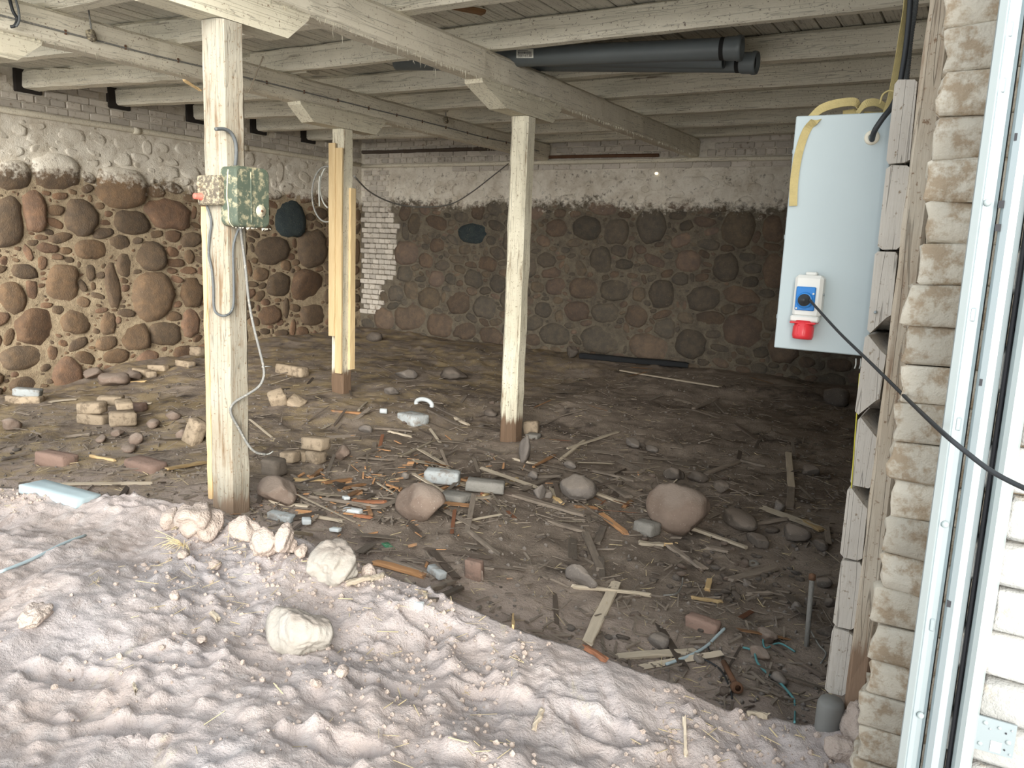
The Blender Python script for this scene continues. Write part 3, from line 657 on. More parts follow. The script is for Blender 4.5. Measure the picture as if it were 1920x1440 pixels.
tp = empty('timber_upright', (-.235, 2.72, zb)); tag(tp, 'tall worn timber upright beside the plank ends, bare brown wood at its foot', 'post')
vv, ff = timber_v(3.25-zb, .066, .10, 521, seg=26, jit=.0015); vv = np.stack([vv[:, 1], vv[:, 2], vv[:, 0]+(3.25-zb)/2], -1); mk('shaft', vv, ff, MW['timberw'], tp)
u2 = box('trim_3', (-.16, 2.62, -.1), (-.08, 3.0, 3.25), W_GREY, bv=.004); tag(u2, kind='structure')
# whitewashed brick pier
pier = box('wall_pier', (-.135, 1.99, -.35), (.30, 2.5, 3.35), M_MORT, bv=0); tag(pier, kind='structure')
def lump_brick(lx, ly, lz, seed, mat, name='brick', amp=.006, bev=.12):
    import bmesh
    vv, ff = bbox_v(lx, ly, lz, min(lx, ly, lz)*bev); me = D.meshes.new(name); me.from_pydata([tuple(a) for a in vv], [], ff)
    b = bmesh.new(); b.from_mesh(me); bmesh.ops.triangulate(b, faces=[f for f in b.faces if len(f.verts) > 4]); bmesh.ops.subdivide_edges(b, edges=b.edges[:], cuts=2, use_grid_fill=True)
    P = np.array([v.co[:] for v in b.verts]); d = amp*fbm((P[:, 0]+P[:, 1]*.6)*1.0+seed, P[:, 2]-P[:, 1]*.5, .05, seed, 3)+amp*.8*fbm(P[:, 0]+seed, P[:, 2]+P[:, 1], .018, seed+3, 2)
    for v_, dd in zip(b.verts, d): v_.co += v_.co.normalized()*float(dd)
    for f in b.faces: f.smooth = True
    b.to_mesh(me); b.free(); me.materials.append(mat); return me
pbm = [lump_brick(.255, .12, .0855, 600+k, M_BRP, amp=.013, bev=.07) for k in range(9)]
k = 0; z = -.18
while z < 3.3:
    o = link('brick', pbm[(k*4) % 9], pier, (-.03+rnd.uniform(-.012, .012)-pier.location[0], 1.985-pier.location[1], z-pier.location[2]), (0, rnd.uniform(-.02, .02), rnd.uniform(-.03, .03))); z += .0865; k += 1
# bright outer wall, far right
X0 = xpx(1888, 1000, 1.63)
wf = box('wall_front', (X0-.02, 1.66, -.3), (1.05, 1.98, 3.3), M_MORT, bv=0); tag(wf, kind='structure')
wbm = [lump_brick(.245, .10, .079, 620+k, M_BRB, amp=.005) for k in range(4)]
k = 0; z = -.10
while z < 3.25:
    x = X0+.115+(-.06 if k % 2 else 0)
    while x < .95:
        link('brick', wbm[(k*3+int(x*7)) % 4], wf, (x-wf.location[0], 1.672-wf.location[1], z-wf.location[2]), (0, rnd.uniform(-.008, .008), 0)); x += .256
    z += .0865; k += 1
def extr(name, prof, z0, z1, mat, parent, zs=1):
    """sheet-metal profile extruded up z, 2 mm thick"""
    P = np.array(prof, float); n = len(P); V_, F_ = [], []
    Q = P.copy(); Q[:, 1] += .0022
    for i in range(zs+1):
        z = z0+(z1-z0)*i/zs
        for p in list(P)+list(Q[::-1]): V_.append((p[0], p[1], z))
    m_ = 2*n
    for i in range(zs):
        for j in range(m_): a = i*m_+j; b = i*m_+(j+1) % m_; F_.append((a, b, b+m_, a+m_))
    V_ = np.array(V_)-np.array(parent.location); return mk(name, V_, F_, mat, parent)
def X1(px): return xpx(px, 1000, 1.6)
tr = empty('door_track', (X1(1760), 1.6, .0)); tag(tr, 'vertical galvanised door track with pale edge, leftmost metal rail on the brick jamb', 'rail')
extr('pale_flange', [(X1(1738), 1.66), (X1(1740), 1.59), (X1(1742), 1.585), (X1(1755), 1.578), (X1(1757), 1.585)], 0, 3.2, M_GALVW, tr)
extr('channel', [(X1(1757), 1.585), (X1(1759), 1.600), (X1(1768), 1.604), (X1(1778), 1.604), (X1(1784), 1.598), (X1(1786), 1.66)], 0, 3.2, M_GALV, tr)
for (px, py) in [(1894, 55), (1880, 160), (1824, 590), (1797, 795), (1748, 1172)]:
    p = on_y(px, py, 1.603); vv, ff = bbox_v(.009, .004, .024, .0018); mk('embossed_slot', vv, ff, M_GALV, tr, p-np.array(tr.location))
for (px, py) in [(1851, 380), (1772, 983), (1726, 1341)]:
    p = on_y(px, py, 1.602); lathe('bolt', [(0, .006), (.004, .0055), (.006, .003), (.0065, 0)], M_GALVW, tr, p-np.array(tr.location), (math.pi/2, 0, 0), n=12)
t2 = empty('door_rail', (X1(1812), 1.6, .0)); tag(t2, 'middle vertical galvanised rail with small square holes', 'rail')
extr('channel', [(X1(1790), 1.66), (X1(1791), 1.598), (X1(1796), 1.592), (X1(1808), 1.588), (X1(1822), 1.592), (X1(1832), 1.604), (X1(1836), 1.66)], 0, 3.2, M_GALV, t2)
for (px, py) in [(1907, 257), (1877, 383), (1871, 427), (1841, 717), (1780, 1132)]:
    p = on_y(px, py, 1.592); vv, ff = bbox_v(.008, .004, .012, 0); mk('square_hole', vv, ff, M_DARKG, t2, p-np.array(t2.location))
seal = box('rubber_seal', (X1(1837), 1.615, 0), (X1(1846), 1.66, 3.2), M_DARKG, bv=.002); tag(seal, 'thin black seal strip between the middle rail and the outer angle', 'seal')
t3 = empty('steel_angle', (X1(1868), 1.6, 0)); tag(t3, 'rightmost rounded galvanised angle screwed against the bright brick wall', 'rail')
extr('channel', [(X1(1846), 1.655), (X1(1848), 1.60), (X1(1854), 1.585), (X1(1864), 1.578), (X1(1874), 1.582), (X1(1884), 1.596), (X1(1889), 1.615)], 0, 3.2, M_GALVW, t3)
# perforated plate
c4 = [on_y(*q, 1.612) for q in ((1825, 1338), (1908, 1362), (1898, 1423), (1815, 1400))]; o0 = sum(c4)/4
pl_ = empty('perforated_plate', tuple(o0)); tag(pl_, 'small perforated galvanised plate with a white sticker at the foot of the bright wall', 'plate')
V_ = [tuple(np.array(c)-o0) for c in c4]+[tuple(np.array(c)-o0+np.array((0, .004, 0))) for c in c4]
mk('plate', V_, [(0, 3, 2, 1), (4, 5, 6, 7), (0, 1, 5, 4), (1, 2, 6, 5), (2, 3, 7, 6), (3, 0, 4, 7)], M_GALV, pl_)
def on_plate(a, b, dy=-.001): p = (np.array(c4[0])*(1-a)+np.array(c4[1])*a)*(1-b)+(np.array(c4[3])*(1-a)+np.array(c4[2])*a)*b; return p+np.array((0, dy, 0))-o0
for a, b, r in [(.10, .12, .0012), (.10, .32, .0012), (.62, .2, .003), (.42, .3, .0018), (.78, .3, .0016), (.90, .18, .0018), (.08, .85, .0012), (.86, .55, .0045), (.80, .8, .0015), (.93, .9, .002), (.3, .16, .004), (.25, .8, .004)]:
    lathe('hole', [(0, .001), (r, .001), (r, -.001)], M_GALVW if r > .0017 else M_DARKG, pl_, on_plate(a, b), (math.pi/2, 0, 0), n=10)
q = [on_plate(.48, .62, -.0015), on_plate(.72, .62, -.0015), on_plate(.72, .93, -.0015), on_plate(.48, .93, -.0015)]
mk('sticker', q+[a+np.array((0, .001, 0)) for a in q], [(0, 3, 2, 1), (4, 5, 6, 7), (0, 1, 5, 4), (1, 2, 6, 5), (2, 3, 7, 6), (3, 0, 4, 7)], M_PAPER, pl_)
V_ = []; F_ = []
for a0, a1, b0, b1 in ((.53, .67, .67, .70), (.53, .67, .74, .86)): 
    n0 = len(V_); V_ += [on_plate(a0, b0, -.0022), on_plate(a1, b0, -.0022), on_plate(a1, b1, -.0022), on_plate(a0, b1, -.0022)]; F_.append((n0, n0+3, n0+2, n0+1))
mk('sticker_print', V_, F_, m_plain('faint_print', (.45, .48, .55), .7), pl_)

# ---- cabinet
cb = empty('electrical_cabinet', (-.49, 2.83, 1.245)); tag(cb, 'pale grey metal electrical cabinet hanging on the plank ends by a yellow strap', 'cabinet')
box('body', (-.636, 2.845, 1.247), (-.342, 3.10, 2.008), M_CAB, cb, bv=.004)
box('door', (-.640, 2.83, 1.243), (-.340, 2.845, 2.012), M_CAB, cb, bv=.003)
for zz in (1.35, 1.62, 1.9): box('hinge', (-.645, 2.842, zz-.008), (-.638, 2.852, zz+.008), M_GALV, cb, bv=.002)
g = on_y(1635, 258, 2.83)
lathe('cable_gland', [(.010, .006), (.013, .008), (.021, .006), (.023, 0), (.023, -.002)], m_plain('ivory_rubber', (.62, .58, .48), .7), cb, g-np.array(cb.location)+np.array((0, -.001, 0)), (math.pi/2, 0, 0), n=24)
for px in (1605, 1614): p = on_y(px, 672, 2.84); tube('wire_stub', [p, p+np.array((.002, -.002, -.02)), p+np.array((-.001, 0, -.034))], .0022, M_WHC, cb, n=6, sub=2)
sx, sz = -.536, 1.415
sk = empty('socket_box', (sx, 2.83, sz)); tag(sk, 'white plastic socket box with blue and red outlets on the cabinet door', 'socket')
box('housing', (sx-.045, 2.775, sz-.058), (sx+.045, 2.83, sz+.082), M_WHP, sk, bv=.010)
box('lid_rim', (sx-.048, 2.772, sz-.072), (sx+.043, 2.812, sz-.052), M_WHP, sk, bv=.004)
box('top_boss', (sx-.018, 2.80, sz+.080), (sx+.018, 2.83, sz+.092), M_WHP, sk, bv=.004)
bo = box('blue_socket', (sx-.036, 2.768, sz-.034), (sx+.026, 2.778, sz+.044), M_BLUP, sk, bv=.004); bo['label'] = 'blue outlet face'
lathe('socket_ring', [(.0, .010), (.021, .010), (.026, .008), (.027, .0)], M_BLUP, sk, (-.005, -.060, .0), (math.pi/2, 0, 0), n=28)
for a, b in ((-.030, -.028), (.020, .022)): lathe('screw', [(0, .002), (.003, .002), (.0035, 0)], M_WHP, sk, (a, -.063, b), (math.pi/2, 0, 0), n=10)
rd = lathe('red_socket', [(.0, -.062), (.022, -.062), (.031, -.060), (.034, -.050), (.034, -.020), (.031, -.016), (.031, 0), (.0, 0)], M_REDP, sk, (-.005, -.036, -.070), (-.12, 0, 0), n=32); rd['label'] = 'red three-phase outlet'
box('red_flange', (sx-.046, 2.764, sz-.078), (sx+.036, 2.822, sz-.072), M_REDP, sk, bv=.002)
vv, ff = bbox_v(.026, .010, .034, .003); mk('red_lid_latch', vv, ff, M_REDP, sk, (-.006, -.068, -.100), (-.12, 0, 0))
for zz in (.02,): lathe('side_screw', [(0, .003), (.004, .003), (.004, 0)], M_GALV, sk, (.046, -.03, zz), (0, math.pi/2, 0), n=10)
# extension cable with plug
A = [on_y(1518, 562, 2.745), on_y(1532, 578, 2.70), on_y(1575, 625, 2.55), on_y(1630, 678, 2.30), on_y(1700, 747, 1.90), on_y(1762, 806, 1.53), on_y(1812, 848, 1.46), on_y(1860, 884, 1.42), on_y(1920, 915, 1.38), on_y(2010, 952, 1.32)]
ec = empty('extension_cable', tuple(A[0])); tag(ec, 'dark rubber cable plugged into the blue outlet, slanting across the jamb to the right edge', 'cable')
tube('cord', A, .0042, M_BLK, ec, n=10, sub=6)
lathe('plug', [(0, .016), (.007, .015), (.009, .009), (.018, .008), (.020, .004), (.020, -.004)], M_BLK, ec, np.array((sx-.005, 2.756, sz+.001))-np.array(ec.location), (math.pi/2, 0, .0), n=20)
def ribbon(name, pts, wdir, w_, mat, parent=None, th=.0022, sub=6, seg=None):
    P = [Vector(map(float, p)) for p in pts]; Q = []
    for i in range(len(P)-1):
        p0 = P[max(i-1, 0)]; p1 = P[i]; p2 = P[i+1]; p3 = P[min(i+2, len(P)-1)]
        for k in range(sub): t = k/sub; Q.append(.5*((2*p1)+(-p0+p2)*t+(2*p0-5*p1+4*p2-p3)*t*t+(-p0+3*p1-3*p2+p3)*t**3))
    Q.append(P[-1]); V_, F_ = [], []; o = P[0]
    W_ = [Vector(x).normalized() for x in wdir] if isinstance(wdir[0], (tuple, list)) else [Vector(wdir).normalized()]*2
    for i, p in enumerate(Q):
        d = (Q[min(i+1, len(Q)-1)]-Q[max(i-1, 0)]).normalized(); wv = W_[0].lerp(W_[-1], i/(len(Q)-1)); wv = (wv-d*wv.dot(d)).normalized(); nn = d.cross(wv)*th
        for s, t in ((-1, 1), (1, 1), (1, -1), (-1, -1)): V_.append(tuple(p-o+wv*(w_/2*s)+nn*t/2))
    for i in range(len(Q)-1):
        for j in range(4): a = i*4+j; b = i*4+(j+1) % 4; F_.append((a, b, b+4, a+4))
    F_ += [(3, 2, 1, 0), tuple(range((len(Q)-1)*4, len(Q)*4))]
    V_ = np.array(V_); loc = np.array(o) if parent is None else np.array(o)-np.array(parent.location)
    return mk(name, V_, F_, mat, parent, loc)
sp = empty('lashing_strap', (-.62, 2.82, 1.72)); tag(sp, 'yellow webbing strap looped over the top corner of the grey cabinet', 'strap')
ribbon('hanging_end', [on_y(1487, 386, 2.822), on_y(1489, 340, 2.822), on_y(1497, 290, 2.822), on_y(1512, 245, 2.822), on_y(1530, 226, 2.826), on_y(1552, 219, 2.90)], [(1, .25, 0), (1, .5, .4)], .026, M_STRAP, sp)
ribbon('top_loop', [on_y(1520, 222, 2.84), on_y(1540, 204, 2.85), on_y(1570, 194, 2.87), on_y(1604, 192, 2.89), on_y(1606, 209, 2.90), on_y(1580, 215, 2.90)], (0, .55, 1), .032, M_STRAP, sp)
s2 = empty('hanging_strap', tuple(on_y(1612, 216, 2.92))); tag(s2, 'twisted yellow webbing strap rising from the cabinet top to the ceiling', 'strap')
ribbon('loop', [on_y(1608, 212, 2.86), on_y(1622, 196, 2.86), on_y(1642, 192, 2.88), on_y(1664, 205, 2.90), on_y(1650, 216, 2.90), on_y(1620, 216, 2.88)], (0, .6, 1), .028, M_STRAP, s2)
ribbon('riser', [on_y(1664, 214, 2.84), on_y(1674, 180, 2.84), on_y(1685, 120, 2.84), on_y(1692, 70, 2.84), on_y(1700, 10, 2.84), on_y(1703, -60, 2.84)], [(1, .3, 0), (.35, 1, 0)], .03, M_STRAP, s2)
tube('ring', [on_y(1650, 195, 2.80), on_y(1655, 178, 2.80), on_y(1668, 170, 2.80), on_y(1680, 175, 2.80), on_y(1681, 190, 2.80)], .003, M_STRAP, s2, n=8)
tb = tube('supply_cable', [on_y(1635, 262, 2.81), on_y(1640, 245, 2.77), on_y(1655, 222, 2.77), on_y(1672, 200, 2.79), on_y(1684, 172, 2.81), on_y(1694, 120, 2.82), on_y(1702, 60, 2.82), on_y(1707, 0, 2.82), on_y(1710, -60, 2.82)], .0085, M_BLK, n=12); tag(tb, 'thick black supply cable entering the cabinet through the round gland', 'cable')
pts = [on_y(1693, 190, 2.85), on_y(1700, 130, 2.85), on_y(1706, 70, 2.85), on_y(1716, 0, 2.85), on_y(1718, -60, 2.85)]
v_, f_ = [], []; o = np.array(pts[0]); 
vv, ff = tube_v([p-o for p in pts], [.0095+(.0014 if k % 2 else 0) for k in range(400)], 10, 26); cg = mk('corrugated_conduit', vv, ff, M_BLUC, None, o, smooth=False); tag(cg, 'black corrugated conduit running up beside the timber upright', 'conduit')
ye = tube('earth_wire', [on_y(1612, 700, 2.72), on_y(1606, 780, 2.715), on_y(1601, 850, 2.71), on_y(1596, 920, 2.71), on_y(1594, 945, 2.71)], .0022, M_YEL, n=6, sub=3); tag(ye, 'thin yellow-green wire hanging along the left edge of the plank ends', 'wire')
c0 = hitf(1553, 1366); cp = empty('pipe_stub', tuple(c0-np.array((0, 0, .05)))); tag(cp, 'short grey plastic pipe stub standing in the sand at the foot of the timber upright', 'pipe')
lathe('tube', [(.044, 0), (.044, .10), (.043, .135), (.036, .150), (.0, .152)], m_plain('grey_stub', (.20, .20, .19), .7), cp, n=24)

# ================================================================ THINGS ON THE POSTS
sb = empty('switch_box', (-3.62, 3.1, 1.6)); tag(sb, 'dusty green enamelled switch box fixed to the side of the nearest post', 'switch box')
y0, y1 = on_x(438, 370, -3.52)[1], on_x(507, 370, -3.49)[1]; z0, z1 = on_x(440, 424, -3.53)[2], on_x(440, 311, -3.53)[2]
def rbox(name, cx, cy, cz, lx, ly, lz, r, mat, parent, bulge=0):
    """box facing +x with rounded corners in the y-z plane"""
    P = []; n = 6
    for (sy, sz, a0) in ((1, 1, 0), (-1, 1, 90), (-1, -1, 180), (1, -1, 270)):
        for k in range(n+1): a = math.radians(a0+90*k/n); P.append((sy*(ly/2-r)+r*math.cos(a), sz*(lz/2-r)+r*math.sin(a)))
    m_ = len(P); V_, F_ = [], []
    for (x, s) in ((-lx/2, 1), (lx/2-.014, 1), (lx/2-.004, .975), (lx/2, .93)): V_ += [(x, p[0]*s, p[1]*s) for p in P]
    for i in range(3):
        for j in range(m_): a = i*m_+j; b = i*m_+(j+1) % m_; F_.append((a, b, b+m_, a+m_))
    V_.append((lx/2+bulge, 0, 0)); c = len(V_)-1
    for j in range(m_): F_.append((3*m_+j, 3*m_+(j+1) % m_, c))
    F_.append(tuple(range(m_-1, -1, -1))); V_ = np.array(V_); L0 = np.array((cx, cy, cz))-np.array(parent.location)
    return mk(name, V_, F_, mat, parent, L0)
cy_, cz_ = (y0+y1)/2, (z0+z1)/2; ly_, lz_ = y1-y0, z1-z0
rbox('case', -3.590, cy_, cz_, .06, ly_, lz_, .035, M_GRN, sb)
cv = rbox('cover', -3.530, cy_, cz_, .065, ly_+.006, lz_+.006, .035, M_GRN, sb, .002)
vv, ff = bbox_v(.006, .010, lz_*.86, .002); mk('cover_rib', vv, ff, M_GRN, cv, (.034, -.015, 0))
lathe('handle_boss', [(.0, .012), (.012, .012), (.014, .008), (.030, .008), (.034, 0)], M_DUST, cv, (.032, ly_*.22, -lz_*.22), (0, math.pi/2, 0), n=20)
lathe('handle_hole', [(0, .004), (.008, .003), (.009, 0)], M_RUST, cv, (.042, ly_*.22, -lz_*.22), (0, math.pi/2, 0), n=10)
tube('gasket_wire', [(-3.555, y0-.002, z1-.02), (-3.56, y0-.004, z1-.07), (-3.565, y0-.006, z1-.16), (-3.558, y0-.004, z0+.10), (-3.555, y0-.003, z0+.03), (-3.55, y0+.02, z0-.004)], .004, M_DUST, sb, n=6)
r = np.random.RandomState(4); V_, F_ = [], []
for k in range(34):
    y = r.uniform(y0, y1); s = r.uniform(.001, .006); c = np.array((-3.50+r.uniform(-.03, .01), y, z0-.004)); n0 = len(V_)
    V_ += [c+(-s, 0, 0), c+(s, s, 0), c+(0, -s, 0), c+(r.normal()*.004, r.normal()*.004, -s*r.uniform(1, 3))]; F_ += [(n0, n0+1, n0+3), (n0+1, n0+2, n0+3), (n0+2, n0, n0+3)]
o = mk('cobweb_strands', np.array(V_)-np.array(sb.location), F_, M_WEB, sb); o['kind'] = 'stuff'
bs = empty('push_button_box', (-3.76, 2.93, 1.79)); tag(bs, 'dusty push-button box with a red button on the front of the nearest post', 'switch')
za, zb_ = on_y(385, 384, 2.90)[2], on_y(385, 328, 2.90)[2]; xa, xb = on_y(367, 350, 2.90)[0], on_y(407, 350, 2.90)[0]
box('case', (xa, 2.905, za), (xb, 2.965, zb_), M_SBOX, bs, bv=.008)
for (pz, mt, nm, r_, ll) in ((on_y(378, 344, 2.88)[2], M_SBOX, 'grey_button', .017, .022), (on_y(378, 368, 2.88)[2], M_BUT, 'red_button', .016, .045)):
    lathe(nm, [(0, ll), (r_*.7, ll), (r_, ll-.004), (r_, .006), (r_*1.25, .004), (r_*1.25, 0)], mt, bs, np.array((xa+.035, 2.905, pz))-np.array(bs.location), (math.pi/2, 0, 0), n=18)
vv, ff = timber_v(1.70-.02, .036, .05, 533, seg=18, jit=.002); vv = np.stack([vv[:, 1], vv[:, 2], vv[:, 0]], -1)
bt = mk('batten', vv, ff, m_wood('unpainted_upright_batten', (.72, .55, .32), (.60, .42, .22), 'z', .75), None, (-3.812, 3.0, .86)); tag(bt, 'rough unpainted batten nailed to the left side of the nearest post', 'batten')
cx_ = tube('conduit_stub', [on_x(404, 242, -3.595), on_x(420, 242, -3.598), on_x(433, 249, -3.60), on_x(441, 265, -3.60), on_x(443, 285, -3.60), on_x(441, 312, -3.595)], .0095, M_BLUC, n=10); tag(cx_, 'bent blue-grey cable end above the green switch box', 'cable')
lc = tube('cable', [on_y(388, 386, 2.94), on_y(396, 415, 2.945), on_y(393, 445, 2.947), on_y(391, 475, 2.947), on_y(397, 505, 2.947), on_y(400, 540, 2.947), on_y(401, 575, 2.947), on_y(407, 588, 2.945), on_x(420, 592, -3.603), on_x(432, 586, -3.605), on_x(438, 568, -3.605), on_x(438, 520, -3.605), on_x(437, 470, -3.605), on_x(441, 446, -3.60), on_x(449, 426, -3.58)], .0065, M_BLUC, n=8); tag(lc, 'dusty cable looping from the push-button box down and up to the switch box', 'cable')
mc = empty('hanging_cable', tuple(on_x(451, 427, -3.57))); tag(mc, 'long dusty cable hanging from the switch box, its bare end beside the nearest post', 'cable')
tube('cord', [on_x(451, 427, -3.57), on_x(454, 455, -3.60), on_x(460, 500, -3.60), on_x(466, 560, -3.60), on_x(474, 605, -3.58), on_x(485, 650, -3.56), on_x(494, 688, -3.55), on_x(494, 708, -3.55), on_x(485, 725, -3.56), on_x(465, 739, -3.58), on_x(443, 752, -3.60), on_x(433, 764, -3.60), on_x(434, 778, -3.60), on_x(446, 800, -3.60), on_x(458, 822, -3.59), on_x(470, 840, -3.57), on_x(482, 849, -3.56), on_x(498, 852, -3.55)], .0075, M_GRYC, mc, n=8)
tube('bare_end', [on_x(498, 852, -3.55), on_x(505, 851, -3.55), on_x(512, 846, -3.55)], .004, M_WHC, mc, n=6, sub=2)
tube('clip', [on_x(491, 688, -3.55), on_x(500, 687, -3.55), on_x(510, 687, -3.55)], .003, M_WHC, mc, n=6, sub=1)
# battens on the left post
M_BZ = m_wood('upright_batten_wood', (.74, .58, .34), (.60, .44, .24), 'z', .72)
def upb(px0, px1, py0, py1, y, t, label, seed):
    xa, xb = on_y(px0, 450, y)[0], on_y(px1, 450, y)[0]; z0, z1 = on_y((px0+px1)/2, py1, y)[2], on_y((px0+px1)/2, py0, y)[2]
    vv, ff = timber_v(z1-z0, xb-xa, t, seed, seg=16, jit=.0015); vv = np.stack([vv[:, 1], vv[:, 2], vv[:, 0]], -1)
    o = mk('batten', vv, ff, M_BZ, None, ((xa+xb)/2, y+t/2, (z0+z1)/2)); tag(o, label, 'batten'); return o
upb(615.5, 627, 268, 630, 6.22, .03, 'tallest raw batten, on the left side of the post with the wire coil', 541)
upb(628, 640, 277, 700, 6.235, .03, 'second raw batten, slightly shorter, in the middle of the post with the wire coil', 542)
q0, q1 = on_x(655, 500, -5.845)[1], on_x(665, 500, -5.845)[1]; z0, z1 = on_x(660, 692, -5.845)[2], on_x(660, 353, -5.845)[2]; q0 = max(q0, 6.285); q1 = min(max(q1, q0+.05), 6.46)
vv, ff = timber_v(z1-z0, .028, q1-q0, 543, seg=16, jit=.0015); vv = np.stack([vv[:, 1], vv[:, 2], vv[:, 0]], -1); o = mk('batten', vv, ff, M_BZ, None, (-5.845, (q0+q1)/2, (z0+z1)/2)); tag(o, 'shortest raw batten, at the lower right of the post with the wire coil', 'batten')
def ring_pts(cx, cy, rx, ry, y, a0, a1, n=12): return [on_y(cx+rx*math.cos(math.radians(a0+(a1-a0)*k/n)), cy+ry*math.sin(math.radians(a0+(a1-a0)*k/n)), y+k*.004) for k in range(n+1)]
wc = empty('wire_coil', tuple(on_y(605, 365, 6.3))); tag(wc, 'loose coil of grey wire hanging behind the battens of the left post', 'cable')
tube('loop', ring_pts(612, 364, 27, 52, 6.3, -80, -300, 14), .009, M_GRYC, wc, n=8, sub=3)
tube('loop', ring_pts(622, 350, 22, 42, 6.33, -110, -250, 10), .008, M_WHC, wc, n=8, sub=3)
tube('loop_end', [on_y(600, 330, 6.31), on_y(598, 350, 6.31), on_y(599, 387, 6.31)], .008, M_WHC, wc, n=8, sub=3)
pp = [(664, 330), (690, 357), (722, 375), (760, 386), (810, 388), (850, 381), (885, 360), (915, 337), (953, 307)]
sc_ = tube('slack_cable', [on_y(a, b, 6.42+(10.68-6.42)*k/8) for k, (a, b) in enumerate(pp)], .009, M_GRYC, n=8); tag(sc_, 'slack dark cable sagging from the left post to the back wall', 'cable')
r = np.random.RandomState(8)
gc = empty('wall_cable', (-5.885, 2.0, 2.93)); tag(gc, 'dusty cable stapled along the side of the further girder', 'cable')
tube('cord', [(-5.89, 2.0+k*.44, 2.925+r.uniform(-.008, .008)) for k in range(20)], .007, M_GRYC, gc, n=6, sub=3)
for k in range(18):
    y = 2.1+k*.46; vv, ff = bbox_v(.012, .014, .032, .002); mk('staple', vv, ff, M_RUST, gc, (-.005+0, y-2.0, -.005))
def jbox(px, py, label):
    p = on_x(px, py, -5.86); t = empty('junction_rose', tuple(p)); tag(t, label, 'junction box')
    vv, ff = stone_v(int(px), 2, .2); mk('dusty_body', vv*np.array((.035, .045, .045)), ff, M_SBOX, t, smooth=True)
    tube('drop_wire', [p+(0, 0, .03), p+(.0, -.01, .12), p+(-.01, -.015, .26)], .006, M_GRYC, t, n=6, sub=3)
jbox(172, 66, 'dusty round junction box with a wire on the girder, left of the nearest post'); jbox(836, 226, 'dusty round junction box with a wire on the girder, left of the middle post')
tag(tube('cable_loop', [on_x(16, -10, -5.86), on_x(24, 20, -5.84), on_x(32, 35, -5.84), on_x(28, 48, -5.84), on_x(20, 50, -5.86)], .011, M_BLK, n=8), 'short black cable loop over the girder in the top left corner', 'cable')
tag(tube('cable_loop', [on_x(26, -10, -5.82), on_x(34, 15, -5.80), on_x(36, 38, -5.80), on_x(30, 50, -5.82)], .008, M_BLUC, n=8), 'thinner grey cable beside the black loop in the top left corner', 'cable')
# ceiling odds: laths
def lath3(p0, p1, w_, t_, mat, label, seed, cat='lath'): o = timber('lath', p0, p1, w_, t_, mat, None, seed=seed, seg=5, jit=.002, broken=.01); tag(o, label, cat); return o
lath3(on_z(828, 8, 3.22), on_z(908, 24, 3.22), .07, .03, W_OR, 'bright orange lath lying across the joists near the top edge', 551)
lath3(on_x(344, 150, -5.5), on_x(376, 170, -5.5), .03, .012, W_YEL, 'small pale lath stuck under the joist, just left of the nearest post', 552)
lath3(on_x(466, 175, -5.86), on_x(494, 105, -5.80), .022, .010, W_PALE, 'thin pale stick leaning on the girder, just right of the nearest post', 553)
# drain pipes on the girders
def drain(pa, pb, r_, label, sock=True):
    pa, pb = np.array(pa), np.array(pb); L_ = float(np.linalg.norm(pb-pa)); d = Vector(pb-pa).normalized()
    t = empty('drain_pipe', tuple(pa)); t.rotation_euler = d.to_track_quat('Z', 'Y').to_euler(); tag(t, label, 'pipe')
    pro = [(r_-.004, 0), (r_, .004), (r_, L_-.13)] + ([(r_+.007, L_-.11), (r_+.007, L_-.045), (r_+.014, L_-.035), (r_+.014, L_-.012), (r_+.010, L_), (r_+.004, L_), (r_+.002, L_-.05)] if sock else [(r_, L_-.01), (r_-.003, L_), (r_-.006, L_-.02)])
    lathe('tube', pro, M_PVC, t, n=32)
    lathe('bore', [(0, L_-.16), (r_+(.0015 if sock else -.006), L_-.158), (r_+(.0015 if sock else -.006), L_-.03)], M_PVCI, t, n=32)
    return t
D1a, D1b = on_y(880, 110, 5.90), on_y(1392, 90, 6.12)
dp1 = drain(D1a+(D1a-D1b)*.15, D1b, .078, 'uppermost dark grey drain pipe on the girders, with a white barcode label')
drain(on_y(744, 117, 6.36), on_y(1420, 118, 6.42), .072, 'lower dark grey drain pipe, its collar reaching furthest right')
drain(on_y(800, 112, 6.26), on_y(1358, 116, 6.30), .050, 'thinner dark grey drain pipe wedged between the other two', False)
# barcode label
def pipe_pt(px, py):
    lo = None
    ax = Vector(D1b-D1a).normalized(); d = Vector(px_ray(px, py)); o = Vector(CP)-Vector(D1a)
    d1 = d-ax*d.dot(ax); o1 = o-ax*o.dot(ax); a, b, c = d1.dot(d1), 2*d1.dot(o1), o1.dot(o1)-.0790**2; disc = b*b-4*a*c
    return np.array(CP)+np.array(d)*((-b-math.sqrt(max(disc, 0)))/(2*a))
def patch(name, px0, py0, px1, py1, mat, parent, lift=0.0, nx=1, ny=4, sk_=0):
    V_, F_ = [], []
    for j in range(ny+1):
        for i in range(nx+1): q = pipe_pt(px0+(px1-px0)*i/nx, py0+(py1-py0)*j/ny+sk_*(px0+(px1-px0)*i/nx-968)); V_.append(q+(np.array(CP)-q)/np.linalg.norm(np.array(CP)-q)*lift)
    for j in range(ny):
        for i in range(nx): a = j*(nx+1)+i; F_.append((a, a+nx+1, a+nx+2, a+1))
    Mi = parent.matrix_basis.inverted(); V_ = [tuple(Mi @ Vector(v)) for v in V_]
    return mk(name, V_, F_, mat, parent)
lb = patch('barcode_label', 968, 92, 1000, 109, M_PAPER, dp1, .001, nx=3)
V_, F_ = [], []; r = np.random.RandomState(2); x = 971.0; bars = []
